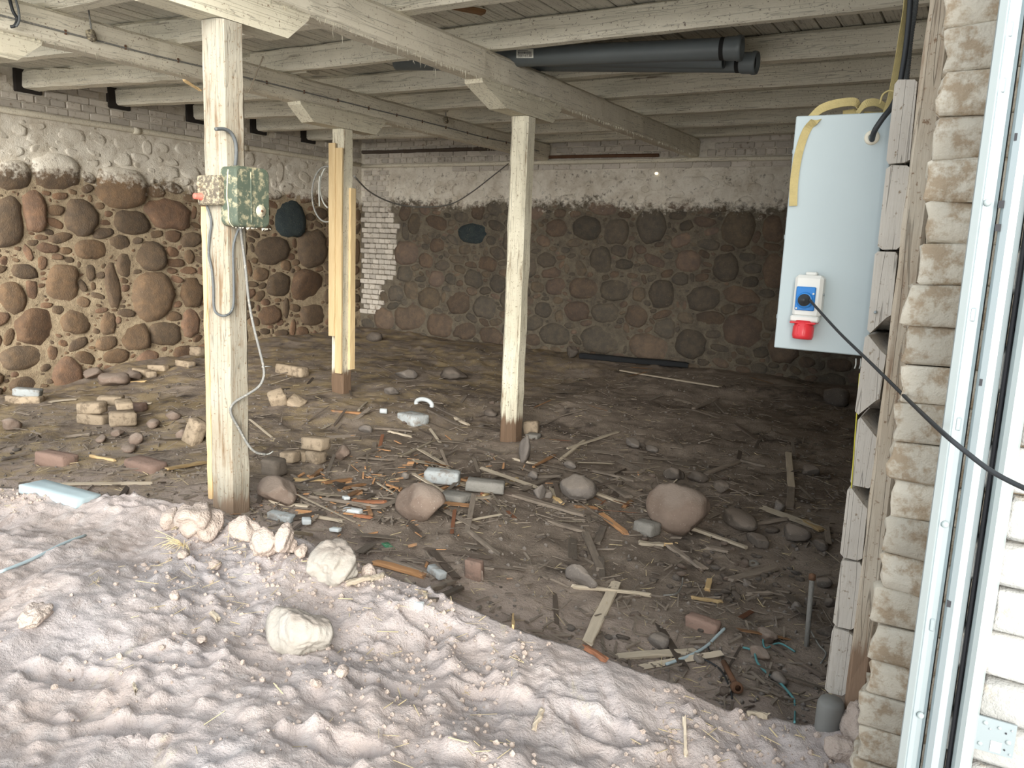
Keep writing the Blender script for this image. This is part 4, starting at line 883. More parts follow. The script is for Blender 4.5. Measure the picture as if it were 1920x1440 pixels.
while x < 996: w_ = r.uniform(.35, 1.1); bars.append((x, x+w_)); x += w_+r.uniform(.35, .8)
for a, b in bars:
    q = patch('bar', a, 96.5, b, 101, M_INK, dp1, .002, ny=1); n0 = len(V_); V_ += [v_.co[:] for v_ in q.data.vertices]; F_.append((n0, n0+2, n0+3, n0+1)); D.objects.remove(q)
q = patch('line', 971, 94, 990, 94.8, M_INK, dp1, .002, ny=1); n0 = len(V_); V_ += [v_.co[:] for v_ in q.data.vertices]; F_.append((n0, n0+2, n0+3, n0+1)); D.objects.remove(q)
mk('barcode_print', V_, F_, M_INK, dp1)
fc = D.curves.new('digits', 'FONT'); fc.body = '70016538'; fc.size = .032; fc.align_x = 'CENTER'; fc.align_y = 'CENTER'; fc.materials.append(M_INK)
tx = D.objects.new('label_number', fc); COL.objects.link(tx)
pc = pipe_pt(984, 105); nrm = Vector(np.array(CP)-pc); ax = Vector(D1b-D1a).normalized(); foot = Vector(D1a)+ax*Vector(pc-D1a).dot(ax); nz_ = (Vector(pc)-foot).normalized(); yv_ = nz_.cross(ax)
mtx = Matrix(((ax.x, yv_.x, nz_.x, 0), (ax.y, yv_.y, nz_.y, 0), (ax.z, yv_.z, nz_.z, 0), (0, 0, 0, 1))).to_4x4(); mtx.translation = Vector(pc)+nz_*.003
tx.matrix_world = mtx; bpy.context.view_layer.update(); me = D.meshes.new_from_object(tx.evaluated_get(bpy.context.evaluated_depsgraph_get())); D.objects.remove(tx); tx = link('label_number', me, dp1); tx.matrix_basis = dp1.matrix_basis.inverted() @ mtx
if not me.materials: me.materials.append(M_INK)
# ================================================================ DEBRIS
GRP = {}
def stone(px, pyb, wpx, hr, mat, label, seed, rz=0, dr=.8, sub=3, rough=.13, sink=.25, tilt=(0, 0), name='stone', flat=.55, facets=5):
    """stone whose base meets the ground at (px, pyb), wpx pixels wide"""
    p = hitf(px, pyb); w_ = wpx*depth(p)/F/2; v, f = stone_v(seed, sub, rough, facets, flat)
    a, b, c = w_*1.08, w_*dr, w_*hr; v = v*np.array((a, b, c)); d = np.array((math.sin(YAW), math.cos(YAW)))
    x, y = p[0]+d[0]*b*.55, p[1]+d[1]*b*.55; z = p[2]+c*(1-sink)
    o = mk(name, v, f, mat, None, (x, y, z), (tilt[0], tilt[1], rz-YAW*0+(-YAW)*-1+.0), smooth=True); tag(o, label, 'stone' if name == 'stone' else 'clod'); return o
G_, B_, K_ = M_ROCK
ST = [(1275, 1001, 122, .82, B_, 'largest rounded boulder on the floor, at the right with a long lath leaning on it', .86), (1084, 937, 78, .62, G_, 'smooth grey egg-shaped stone left of the largest boulder', .85), (785, 977, 104, .72, B_, 'angular brown rock standing beside the pale blue brick', .8),
      (514, 943, 112, .42, B_, 'flat reddish brown rock just right of the nearest post', .6), (640, 866, 36, .95, B_, 'small round brown stone right of the block pile', .9), (1187, 842, 44, .45, G_, 'low round stone on the bare soil behind the boulder, left of a pair', .8), (1221, 848, 40, .35, G_, 'flat pointed stone on the bare soil, right of a pair', .6),
      (1265, 901, 42, .6, K_, 'dull stone directly behind the largest boulder', .8), (1307, 905, 46, .45, K_, 'flat dark stone behind the right shoulder of the largest boulder', .7), (1390, 990, 100, .30, K_, 'broad flat dark slab right of the largest boulder', .6), (1425, 1026, 64, .38, K_, 'dark slab with a shadowed underside below the broad slab', .7),
      (1462, 965, 28, 1.2, G_, 'upright stone with a pale top, right of the broad slab', .9), (1520, 894, 42, .6, K_, 'round dark stone beside the upright lath at right', .8), (1572, 762, 56, .75, K_, 'dark boulder near the plank ends in the far shadow', .9), (1352, 924, 40, .6, K_, 'dim stone half way between boulder and upright lath', .8),
      (1494, 1017, 54, .7, K_, 'square-cut dark stone with a yellow lath on its corner', .9), (1540, 1033, 40, .6, K_, 'wedge-shaped dark stone near the plank ends', .6), (1238, 1219, 46, .72, G_, 'rounded grey stone in the near right dust', .9), (1462, 1283, 36, .6, G_, 'rounded stone between the teal cable ends', .8),
      (985, 867, 42, 1.35, G_, 'pointed grey stone leaning against the foot of the middle post', .6), (900, 1088, 30, 1.0, B_, 'small upright stone half buried in the near dust', .3), (1088, 1100, 70, .65, G_, 'grey slab tilted on its edge near the centre foreground', .35), (1010, 940, 34, 1.1, G_, 'dull cracked stone left of the egg-shaped stone', .8), (1025, 940, 30, .8, G_, 'broken flat stone touching the egg-shaped stone', .8),
      (284, 803, 44, .40, B_, 'thin flat stone right of the brick heap by the left wall', .6), (252, 834, 30, .8, B_, 'round stone in the row of four left of the nearest post', .9), (218, 820, 34, .5, B_, 'long low stone in the row of four left of the nearest post', .7), (187, 831, 32, .5, B_, 'leftmost low stone in the row of four', .7), (240, 850, 46, .35, B_, 'flat shard in front of the row of four stones', .6), (320, 788, 36, .55, B_, 'brown stone beyond the tilted brick by the nearest post', .8), (337, 826, 26, 1.0, B_, 'small dark stone touching the tilted brick', .8),
      (14, 808, 46, .6, B_, 'reddish stone cut by the left picture edge', .8), (205, 724, 70, .45, B_, 'broad boulder at the foot of the left wall', .8), (170, 712, 50, .5, B_, 'smaller boulder in the corner at the foot of the left wall', .8), (245, 715, 40, .5, B_, 'brown lump against the left wall beside the brick rubble', .8), (686, 812, 34, .6, G_, 'pale worn stone near the orange laths behind the block pile', .7), (733, 742, 34, .5, G_, 'greyish hump of stone between the left and middle posts', .8),
      (760, 712, 50, .45, G_, 'low grey rock left of the middle post', .8), (850, 712, 70, .35, K_, 'wide buried rock behind the middle post', .8), (1000, 900, 24, .8, G_, 'small pale stone under the middle post rubble', .8), (1265, 938, 34, .6, K_, 'dark stone just above the boulder top', .8), (1400, 1100, 20, .8, G_, 'egg-sized stone on the right foreground floor', .8), (1494, 1146, 20, .9, G_, 'round stone left of the iron rod', .9), (1543, 1102, 34, .7, K_, 'broken stone at the top of the iron rod', .7), (1556, 1140, 22, .9, K_, 'small stone between the rod and the plank ends', .9), (1310, 1245, 24, .6, G_, 'small round stone by the blue hose', .9), (1440, 1205, 50, .5, B_, 'flat brown stone above the teal cables', .6), (1425, 1238, 40, .6, B_, 'brown stone touching the teal cable', .7), (1550, 1330, 26, .8, B_, 'round stone just above the pipe stub', .8), (760, 900, 20, .8, G_, 'little stone behind the angular brown rock', .8), (1070, 880, 28, .6, G_, 'small stone behind the egg-shaped stone', .8), (700, 640, 40, .5, K_, 'rock at the foot of the brick corner pier', .8), (812, 630, 40, .6, K_, 'rock against the back wall, left of the middle post', .7), (1072, 672, 34, .8, K_, 'round stone at the foot of the back wall, right of the middle post', .8), (920, 780, 40, .3, K_, 'flat dark stone left of the middle post foot', .7)]
for k, (a, b, c, h, mt, lab, dr) in enumerate(ST):
    rg, fc_ = (.12, 5) if c > 75 else (.22, 9)
    stone(a, b, c, h, mt, lab, 700+k, rz=rnd.uniform(-.4, .4), dr=dr, sub=4 if c > 70 else 3, rough=rg, facets=fc_, flat=.62 if c > 75 else .5)
stone(556, 1222, 132, .72, M_PALE, 'large cream-white stone lying on the sand heap in the foreground', 801, rz=.35, dr=.8, sub=5, rough=.24, flat=.6, facets=4, sink=.45)
stone(622, 1086, 122, .62, M_PALE, 'sandy white boulder at the edge of the sand heap', 802, rz=-.3, dr=.85, sub=5, rough=.24, flat=.6, facets=4, sink=.45)
CL = [(318, 992, 40, .9, 'upright sandy clod left of the crest lump'), (363, 1000, 80, .65, 'broad sandy lump on the crest in front of the nearest post'), (455, 1012, 56, .62, 'sandy lump at the foot of the nearest post'), (492, 1040, 54, .80, 'peaked sandy clod right of the nearest post'), (530, 1038, 50, .85, 'cracked sandy clod beside the white boulder'), (562, 1040, 28, .7, 'small clod touching the white boulder'), (57, 1172, 54, .55, 'pinkish lump at the left edge of the sand heap'), (340, 1048, 24, .7, 'small round clod on the left slope'), (400, 1065, 26, .5, 'small flat clod on the slope below the post'), (640, 1268, 24, .6, 'pebble-like clod below the cream-white stone'), (590, 1290, 18, .9, 'pale chip beside the dark scrap on the sand'), (375, 1205, 22, .4, 'pinkish flat chip left of the cream-white stone'), (325, 1125, 20, .8, 'round grey clod on the left slope'), (1590, 1432, 60, .7, 'sandy boulder at the foot of the brick pier'), (1622, 1400, 70, 1.1, 'clump of sandy mortar beneath the timber upright'), (690, 1080, 30, .6, 'earthy clod right of the white boulder')]
for k, (a, b, c, h, lab) in enumerate(CL): stone(a, b, c*1.3, h, M_CLOD, lab, 820+k, rz=rnd.uniform(-.5, .5), dr=.75, rough=.42, sub=4 if c > 40 else 3, name='clod', flat=.62, facets=8, sink=.42 if 300 < a < 560 and b < 1045 else .6)

def brick(px, pyb, L, W, H, rz, mat, label, seed, zoff=0, tx=0, ty=0, cat='brick', amp=.004, name='brick'):
    p = hitf(px, pyb); me = lump_brick(L, W, H, seed, mat, name, amp); d = np.array((math.sin(YAW), math.cos(YAW)))
    s = .5*min(L, W); o = link(name, me, None, (p[0]+d[0]*s*.8, p[1]+d[1]*s*.8, p[2]+H/2-.006+zoff), (math.radians(tx), math.radians(ty), math.radians(rz))); tag(o, label, cat); return o
BR = [(50, 757, .25, .12, .075, 35, M_BRL, 'pale brick at the bottom of the stack against the left wall', 0), (30, 757, .25, .12, .075, 15, M_BRL, 'second pale brick at the bottom of the stack against the left wall', 0), (48, 757, .25, .12, .075, 42, M_BRK, 'whitish brick on top of the stack against the left wall', .078),
      (170, 796, .25, .12, .095, 24, M_BRL, 'lower left brick of the heap on the left floor', 0), (168, 796, .23, .13, .10, 28, M_BRL, 'brick lying on the lower left brick of the heap', .10), (222, 799, .22, .20, .12, 60, M_BRL, 'large lower right brick of the heap on the left floor', 0), (228, 790, .14, .20, .06, 62, M_BRL, 'broken brick on the lower right brick of the heap', .125), (205, 785, .22, .12, .08, 40, M_BRL, 'brick at the back top of the heap', .13), (252, 772, .18, .12, .08, 20, M_BRR, 'dim brick behind the heap on the right', 0),
      (262, 705, .20, .12, .08, 10, M_BRL, 'first small brick in the rubble along the left wall', 0), (278, 708, .16, .12, .08, -15, M_BRL, 'second small brick in the rubble along the left wall', 0), (294, 697, .24, .12, .08, 20, M_BRL, 'third brick in the rubble along the left wall', 0), (345, 688, .24, .12, .08, 5, M_BRL, 'brick behind the nearest post by the left wall', 0), (368, 674, .18, .14, .12, 5, M_BRL, 'upper brick behind the nearest post by the left wall', .05),
      (98, 872, .30, .14, .10, 8, M_BRR, 'dusty reddish block on the left floor, left of a pair', -.02), (267, 884, .30, .14, .09, 2, M_BRR, 'dusty reddish block on the left floor, right of a pair', -.02),
      (545, 704, .42, .15, .12, 5, M_BRL, 'long pale block lying beyond the hanging cable', 0), (517, 762, .16, .16, .14, -30, M_BRL, 'squarish block tipped on its corner beyond the hanging cable', 0), (551, 762, .16, .16, .06, 20, M_BRL, 'pale flat block fragment right of the tipped block', 0),
      (510, 893, .15, .12, .12, 2, W_GREY, 'grey-brown block end near the foot of the nearest post', 0), (541, 868, .12, .12, .08, 12, M_BRL, 'small block in front, left of the stacked pair', 0), (563, 866, .11, .10, .08, 35, M_BRL, 'small cube tilted between the front blocks', 0), (590, 869, .12, .12, .09, 0, M_BRL, 'lower block of the stacked pair', 0), (589, 866, .19, .13, .09, 8, M_BRL, 'rough upper block of the stacked pair', .092),
      (828, 915, .245, .11, .09, 22, M_BRK, 'pale blue-white brick beside the angular brown rock', .03), (910, 928, .26, .13, .07, 25, M_CONC, 'grey brick leaning in the slab pile', .02), (852, 942, .20, .14, .05, -5, M_CONC, 'flat grey slab at the front of the slab pile', 0), (996, 815, .14, .12, .13, 15, M_BRL, 'block with a pale corner behind the middle post foot', 0), (1000, 822, .12, .11, .04, 5, M_CONC, 'flat slab under the block behind the middle post', 0),
      (772, 797, .26, .20, .10, -10, M_BRK, 'broken whitish lump left of the middle post', 0), (1214, 1007, .15, .12, .085, -12, M_CONC, 'grey half brick with a pale edge in front of the largest boulder', 0), (818, 1088, .115, .05, .04, -20, M_BRK, 'small bright white brick piece in the foreground boards', .02), (525, 980, .15, .07, .04, 15, M_BRK, 'flat pale blue fragment right of the nearest post foot', .01), (573, 990, .06, .05, .03, -40, M_FOAM, 'tiny white chip next to the brown board by the post', .02),
      (660, 966, .12, .05, .03, 10, M_FOAM, 'torn white foam piece among the orange splinters', .01), (628, 1003, .06, .04, .02, 10, M_FOAM, 'small white foam scrap behind the white boulder', .02), (648, 942, .04, .05, .02, 60, M_FOAM, 'upright white chip in the splinters', .02), (100, 935, .42, .16, .05, 10, M_LBLU, 'pale blue slab half buried behind the sand heap', -.02), (362, 833, .15, .10, .21, -5, M_BRL, 'brown brick standing tilted at the left of the nearest post', -.01),
      (1320, 1185, .16, .07, .07, -6, M_BRR, 'pinkish block end poking out of the near right floor', -.01), (888, 1090, .09, .05, .12, 10, M_BRR, 'thin upright block in the near dust', -.02), (785, 1142, .04, .03, .03, 20, M_FOAM, 'little white stone chip near the boards', 0), (727, 1027, .09, .04, .01, -25, M_GREEN, 'green and white plastic scrap on the soil', .004)]
for k, (a, b, L_, W_, H_, rz, mt, lab, zo) in enumerate(BR):
    tip = (rnd.uniform(-5, 5), rnd.uniform(-5, 5)); cat = 'brick' if 'brick' in lab.split(',')[0] else ('block' if 'block' in lab else ('slab' if 'slab' in lab else 'scrap')); nm = {'brick': 'brick', 'block': 'block', 'slab': 'slab', 'scrap': 'scrap'}[cat]
    if 'tilted' in lab and 'standing' in lab: tip = (-12, 14)
    if 'tipped' in lab: tip = (20, 25)
    brick(a, b, L_, W_, H_, rz, mt, lab, 900+k, zo, *tip, cat=cat, name=nm, amp=.006 if H_ > .05 else .003)

def board(p0, p1, wpx, mat, label, seed, th=.018, lift=(.012, .012), name='board', broken=.03, warp=.004, edge=0.0):
    a = hitf(*p0); b = hitf(*p1); a[2] += lift[0]; b[2] += lift[1]; w_ = wpx*(depth(a)+depth(b))/2/F
    pm_ = (a+b)/2; g = surf(pm_[0], pm_[1])
    if pm_[2] < g+.006: dz = g+.008-pm_[2]; a[2] += dz; b[2] += dz
    o = timber(name, a, b, w_, th, mat, None, seed=seed, roll=edge, seg=6, jit=.0018, broken=broken, warp=warp); tag(o, label, name); return o
BO = [((1100, 1215), (1156, 1096), 20, W_PALE, 'light grey board pointing toward the camera in the near centre'), ((1148, 1238), (1306, 1226), 17, W_PALE, 'pale board lying level near the blue hose'), ((1070, 1104), (1225, 1120), 7, W_PALE, 'thin pale stick crossing under the near grey board'), ((716, 1052), (850, 1102), 9, W_GREY, 'long narrow board above the white brick piece'), ((700, 1058), (802, 1086), 16, W_OR, 'orange split board half under the narrow board'), ((808, 1036), (858, 1096), 14, W_DARK, 'brown board standing out of the crossing near boards'), ((790, 1116), (850, 1098), 14, W_GREY, 'left of two parallel dusty boards under the white brick piece'), ((808, 1134), (864, 1106), 15, W_GREY, 'right of two parallel dusty boards under the white brick piece'),
      ((880, 1000), (938, 1048), 9, W_GREY, 'thin grey board slanting in the bare dust'), ((1108, 928), (1400, 1036), 9, W_PALE, 'very long pale lath leaning across the largest boulder'), ((1126, 966), (1176, 1006), 12, W_OR, 'orange broken piece of wood left of the half brick'), ((942, 926), (1100, 972), 13, W_GREY, 'long weathered board in front of the egg-shaped stone'), ((976, 922), (1052, 890), 11, W_GREY, 'grey board pointing up at the egg-shaped stone'), ((905, 934), (970, 900), 7, W_YEL, 'thin yellowish lath left of the egg-shaped stone'), ((1096, 1000), (1126, 1074), 14, W_GREY, 'dusty board pointing to the camera left of the half brick'), ((1028, 980), (1096, 1000), 12, W_GREY, 'short grey board ahead of the dusty pointing board'), ((1132, 990), (1118, 1025), 14, W_GREY, 'curved grey shard by the dusty pointing board'),
      ((1120, 902), (1180, 938), 14, W_GREY, 'broad grey board right of the egg-shaped stone'), ((1108, 884), (1190, 904), 10, W_GREY, 'grey board beyond the egg-shaped stone'), ((1252, 1028), (1322, 1076), 13, W_GREY, 'brownish board below the long leaning lath'), ((1478, 852), (1484, 920), 12, W_PALE, 'lath standing nearly upright in the right shadow'), ((1484, 918), (1480, 958), 14, W_GREY, 'broken lower half of the upright lath'), ((1322, 892), (1388, 866), 10, W_GREY, 'dim board behind the largest boulder, rising right'), ((1390, 868), (1436, 882), 7, W_GREY, 'dim board behind the largest boulder, falling right'), ((1162, 697), (1352, 728), 7, W_PALE, 'long pale lath far back on the dark floor'), ((1300, 768), (1348, 748), 7, W_GREY, 'left stroke of the crossed laths on the dark floor'), ((1338, 752), (1362, 778), 8, W_GREY, 'right stroke of the crossed laths on the dark floor'), ((1378, 798), (1420, 828), 8, W_DARK, 'dark board lying in the right shadow'), ((1505, 978), (1545, 1002), 14, W_YEL, 'yellowish lath on the square-cut dark stone'), ((1388, 992), (1480, 975), 8, W_GREY, 'grey lath between the broad slab and the square stone'),
      ((620, 772), (682, 778), 7, W_OR, 'short orange plank in front of the left post'), ((672, 772), (688, 756), 4, W_PALE, 'thin stick leaning on the short orange plank'), ((550, 903), (618, 905), 9, W_YEL, 'yellow split lath right of the flat reddish rock'), ((606, 909), (658, 902), 9, W_OR, 'orange continuation of the yellow split lath'), ((584, 899), (604, 884), 8, W_OR, 'short orange splinter beside the yellow lath'), ((634, 922), (686, 911), 6, W_OR, 'thin reddish orange splinter near the angular rock'), ((578, 936), (725, 956), 6, W_GREY, 'long thin dark lath between post and angular rock'), ((505, 944), (578, 956), 10, W_PALE, 'pale splintered board at the foot of the nearest post'), ((540, 978), (612, 965), 16, W_DARK, 'brown broken board beside the pale blue fragment'), ((590, 972), (648, 984), 7, W_PALE, 'pale lath in front of the brown broken board'), ((660, 944), (728, 946), 10, W_RED, 'rotten red-brown board beside the angular rock'), ((688, 950), (696, 972), 8, W_OR, 'orange wedge of wood left of the angular rock'), ((662, 972), (700, 975), 8, W_RED, 'dark red splinter near the orange wedge'), ((535, 925), (556, 930), 9, W_RED, 'crumbling orange-red piece by the flat reddish rock'),
      ((668, 862), (722, 838), 6, W_GREY, 'thin grey stick behind the block pile'), ((726, 812), (774, 824), 4, W_PALE, 'bright thin splinter beyond the flat stones'), ((700, 806), (776, 812), 10, W_GREY, 'grey board beyond the bright thin splinter'), ((805, 760), (872, 792), 6, W_GREY, 'upper of two parallel grey laths left of the middle post'), ((800, 770), (862, 800), 7, W_GREY, 'lower of two parallel grey laths left of the middle post'), ((852, 786), (880, 800), 6, W_PALE, 'pale lath end left of the middle post'), ((750, 860), (810, 832), 5, W_PALE, 'thin pale lath left of the middle post, rising right'), ((816, 926), (890, 892), 7, W_OR, 'orange-brown lath along the pale blue brick'), ((850, 945), (925, 935), 8, W_PALE, 'pale lath in front of the slab pile'), ((904, 930), (915, 915), 8, W_RED, 'brown stub in the slab pile'), ((960, 864), (1010, 874), 4, W_PALE, 'thin pale stick at the middle post foot'), ((1000, 878), (1040, 856), 5, W_OR, 'short orange-brown stick right of the middle post'), ((1050, 866), (1096, 828), 6, W_PALE, 'grey-brown stick rising right of the middle post'), ((1062, 845), (1160, 812), 5, W_PALE, 'long thin stick right of the middle post'), ((1036, 934), (1056, 948), 7, W_YEL, 'small bright yellow splinter by the egg-shaped stone'), ((1075, 953), (1120, 956), 5, W_OR, 'short orange lath in front of the egg-shaped stone'),
      ((310, 884), (384, 870), 10, W_YEL, 'yellow board end behind the nearest post'), ((78, 913), (286, 909), 4, W_PALE, 'long thin pale rod lying behind the sand heap'), ((168, 858), (216, 868), 6, W_YEL, 'small greenish yellow lath on the left floor'), ((0, 866), (52, 853), 7, W_GREY, 'bluish grey board at the left picture edge'), ((206, 722), (276, 718), 4, W_YEL, 'pale stick at the foot of the left wall'), ((242, 764), (284, 758), 6, W_PALE, 'splinter right of the brick heap'), ((120, 822), (175, 815), 5, W_GREY, 'grey splinter left of the row of four stones'), ((90, 756), (145, 752), 4, W_PALE, 'thin stick between the wall stack and the heap'), ((1365, 1092), (1455, 1068), 16, W_GREY, 'grey board with a raised edge on the near right floor'), ((1320, 1030), (1370, 1040), 14, W_GREY, 'flat grey board just left of the dark slab'), ((1400, 1120), (1448, 1115), 9, W_GREY, 'short grey board on the near right floor'), ((1442, 1216), (1548, 1278), 8, W_DARK, 'long dark board running to the foot of the plank ends'), ((1295, 1125), (1356, 1135), 6, W_YEL, 'small yellow lath on the near right floor'), ((1260, 1020), (1300, 1058), 8, W_DARK, 'dark narrow board below the leaning lath'), ((1330, 1090), (1326, 1112), 10, W_YEL, 'yellow wooden wedge standing in the near right floor'), ((1195, 1021), (1245, 1026), 12, W_PALE, 'pale board under the half brick'), ((1230, 1023), (1270, 1026), 4, W_YEL, 'thin yellow lath right of the half brick'), ((1168, 955), (1186, 942), 8, W_OR, 'brown stub under the long leaning lath'), ((962, 1158), (962, 1183), 4, W_YEL, 'tiny stake standing at the edge of the sand heap'), ((1092, 1218), (1138, 1244), 9, W_RED, 'reddish stick at the edge of the sand heap'), ((690, 1094), (722, 1084), 9, W_PALE, 'sandy lath on the back slope of the heap'), ((650, 1100), (696, 1088), 10, W_PALE, 'sandy board lying on the heap behind the cream stone'), ((760, 1092), (800, 1125), 4, W_PALE, 'thin pale stick leaning at the heap edge'), ((545, 1003), (584, 1008), 5, W_PALE, 'white painted lath behind the white boulder'),
      ((395, 1155), (412, 1172), 7, W_PALE, 'short pale chip standing on the left slope of the sand heap'), ((250, 1288), (256, 1308), 4, W_PALE, 'thin pale chip on the footprints at lower left'), ((1282, 1352), (1285, 1432), 6, W_PALE, 'pale stick lying on the sand at lower right'), ((1000, 1375), (1018, 1340), 8, W_PALE, 'whitish chip beside the boot print'), ((1400, 1345), (1445, 1350), 8, W_PALE, 'straw-coloured lath at the edge of the sand, lower right')]
for k, b in enumerate(BO): board(b[0], b[1], b[2], b[3], b[4], 1000+k)
# long dark beam along the back wall foot
a, b = hitf(1085, 672), hitf(1290, 690); o = timber('beam', a+(0, 0, .04), b+(0, 0, .04), .14, .07, m_plain('charred_wood', (.02, .022, .025), .9), None, seed=1201, seg=10, broken=.05); tag(o, 'long black beam lying at the foot of the back wall', 'beam')
# rod, hoses, cables
a, b = hitf(1512, 1215), on_y(1523, 1082, float(hitf(1512, 1215)[1])+.10); rb = empty('iron_rod', tuple(a)); tag(rb, 'grey iron rod standing upright near the plank ends', 'rod'); tube('shank', [a-(0, 0, .03), b], .012, M_CONC, rb, n=10, sub=1)
lathe('knob', [(0, .02), (.016, .012), (.017, -.012), (0, -.02)], M_RUST, rb, b-np.array(a), n=12)
def onf(pts, r_, mat, label, name, cat, lift=.01, n=8):
    P = [hitf(*p)+np.array((0, 0, r_+lift)) for p in pts]; o = tube(name, P, r_, mat, n=n, sub=4); tag(o, label, cat); return o
onf([(1248, 1254), (1290, 1238), (1322, 1220), (1345, 1198), (1358, 1186)], .007, M_LBLU, 'pale blue hose curving over the near right floor', 'hose', 'hose')
onf([(1392, 1220), (1412, 1228), (1420, 1250), (1440, 1272), (1465, 1290), (1488, 1318)], .0055, M_TEAL, 'teal cable winding over the near right floor', 'cable', 'cable')
onf([(1430, 1200), (1434, 1222), (1460, 1212), (1490, 1228)], .0045, M_TEAL, 'second teal cable end beside the brown stones', 'cable', 'cable')
onf([(1489, 1318), (1490, 1345), (1489, 1362)], .004, M_TEAL, 'teal cable tail hanging at the edge of the sand heap', 'cable', 'cable')
onf([(1520, 1190), (1535, 1215), (1548, 1232), (1538, 1250)], .004, M_GRYC, 'thin bent stem next to the iron rod', 'wire', 'wire')
onf([(1243, 1122), (1268, 1118), (1278, 1102), (1280, 1088)], .004, M_GRYC, 'grey wire hook lying on the floor', 'wire', 'wire')
onf([(1318, 1242), (1350, 1262), (1368, 1298), (1372, 1318)], .004, M_BLK, 'thin black cable by the rusty tube', 'cable', 'cable')
onf([(1325, 1215), (1335, 1232), (1358, 1236)], .0035, M_BLK, 'short black cable crossing the blue hose', 'cable', 'cable')
onf([(0, 1075), (60, 1052), (120, 1022), (160, 1006)], .007, M_LBLU, 'pale bluish rod pressed into the left of the sand heap', 'rod', 'rod', lift=-.002)
a, b = hitf(1356, 1250), hitf(1380, 1302); rt = empty('rusty_tube', tuple(a)); tag(rt, 'rusty iron tube with a round open head on the near right floor', 'tube'); tube('shank', [a+(0, 0, .02), b+(0, 0, .03)], .012, M_RUST, rt, n=10, sub=1)
lathe('head', [(.012, .022), (.022, .024), (.024, 0), (.022, -.022), (.012, -.022)], M_RUST, rt, b-np.array(a)+np.array((0, 0, .03)), (1.2, 0, .5), n=16)
a = hitf(1412, 1060); lathe_o = lathe('washer', [(.012, .006), (.03, .008), (.036, 0), (.03, -.008)], M_CONC, None, a+(0, 0, .01), (.3, 0, 0), n=18); tag(lathe_o, 'round grey ring lying on the near right floor', 'ring')
a = hitf(713, 776); o = tube('drink_can', [a+(0, 0, .03), a+(.06, .03, .03)], .026, M_FOAM, n=14, sub=1); tag(o, 'small dented whitish can right of the short orange plank', 'can')
a = hitf(790, 778); o = tube('plastic_ring', [a+(.10*math.cos(t)*1, .04, .10+.05*math.sin(t)) for t in np.linspace(-.3, 3.4, 8)], .022, M_FOAM, n=10, sub=3); tag(o, 'curved white plastic piece on the broken whitish lump', 'scrap')

# ---- scattered laths, stones (grouped look-alikes)
r = np.random.RandomState(99)
def place_ok(x, y): return True
lm = []
for k in range(10):
    L_ = 1.0; vv, ff = timber_v(L_, 1, .30, 1300+k, seg=4, jit=.0, broken=.0); vv = vv.copy(); vv[:, 1] *= 1+.0*vv[:, 0]; vv[:, 0] += (np.abs(vv[:, 0]) > .45)*r.uniform(-.10, .10, len(vv)); vv[:, 2] += .06*np.sin(vv[:, 0]*3+k)
    me = D.meshes.new('lath'); me.from_pydata([tuple(a) for a in vv], [], ff); lm.append(me)
ZONE = lambda p: (lambda q: 'on the dark floor near the back wall' if p[1] > 7.6 else ('left of the nearest post' if q < 400 else ('between the nearest and middle posts' if q < 945 else 'right of the middle post')))(960+F*float((np.array(p)-CP)@RT)/depth(p))
LN = {}
lmm = []
for mt in (W_GREY, W_GREY, W_DARK, W_PALE, W_OR, W_RED):
    for me in lm[:5]: m2 = me.copy(); m2.materials.append(mt); lmm.append(m2)
def slope(x, y, h=.06): return (surf(x+h, y)-surf(x-h, y))/(2*h), (surf(x, y+h)-surf(x, y-h))/(2*h)
n_ = 0
while n_ < 290:
    if n_ < 200: px, py = r.uniform(420, 1560), 660+650*r.rand()**.75
    else: px, py = r.uniform(0, 1600), r.uniform(680, 1200)
    if r.rand() < .35: px, py = r.normal(900, 190), r.normal(900, 55)
    p = hit(px, py)
    if not (-9.3 < p[0] < -.4 and 2.8 < p[1] < 10.5) or p[1] < np.interp(p[0], CRW[:, 0], CRW[:, 1])+.08: continue
    if py > 1000 and r.rand() < .72: continue
    L_ = r.uniform(.10, .42)*(1.5 if r.rand() < .15 else 1); w_ = .010+.045*r.rand()**1.5; th = min(w_*.5, .012)
    sx_, sy_ = slope(p[0], p[1]); a = r.uniform(0, math.pi); tl = sx_*math.cos(a)+sy_*math.sin(a)+r.normal()*.10
    me = lmm[r.choice(30, p=[.045]*10+[.045]*5+[.03]*5+[.014]*5+[.006]*5)] if False else lmm[int(r.choice([r.randint(0, 10), r.randint(0, 10), r.randint(10, 15), r.randint(15, 20), r.randint(0, 15), r.randint(20, 30)] if r.rand() < .55 else [r.randint(0, 15)]))]
    o = link('lath', me, None, (p[0], p[1], surf(p[0], p[1])+th*.5+.006+abs(tl)*L_*.15), (r.normal()*.2, -tl, a), (L_, w_, w_*.45))
    cn = {W_GREY: 'grey', W_DARK: 'dark', W_PALE: 'pale', W_OR: 'orange', W_RED: 'rotten red-brown'}[me.materials[0]]; zn = ZONE(p); tag(o, 'thin %s splintered lath in the rubble %s' % (cn, zn), 'lath', '%s laths in the rubble %s' % (cn, zn)); n_ += 1
sm_ = []
for k in range(9):
    vv, ff = stone_v(1400+k, 2, .22, 9, .42)
    for mt in (G_, B_, K_): me = D.meshes.new('small_stone'); me.from_pydata([tuple(a) for a in vv*np.array((1, .8, .42))], [], ff); me.materials.append(mt); me.polygons.foreach_set('use_smooth', [True]*len(me.polygons)); sm_.append(me)
n_ = 0
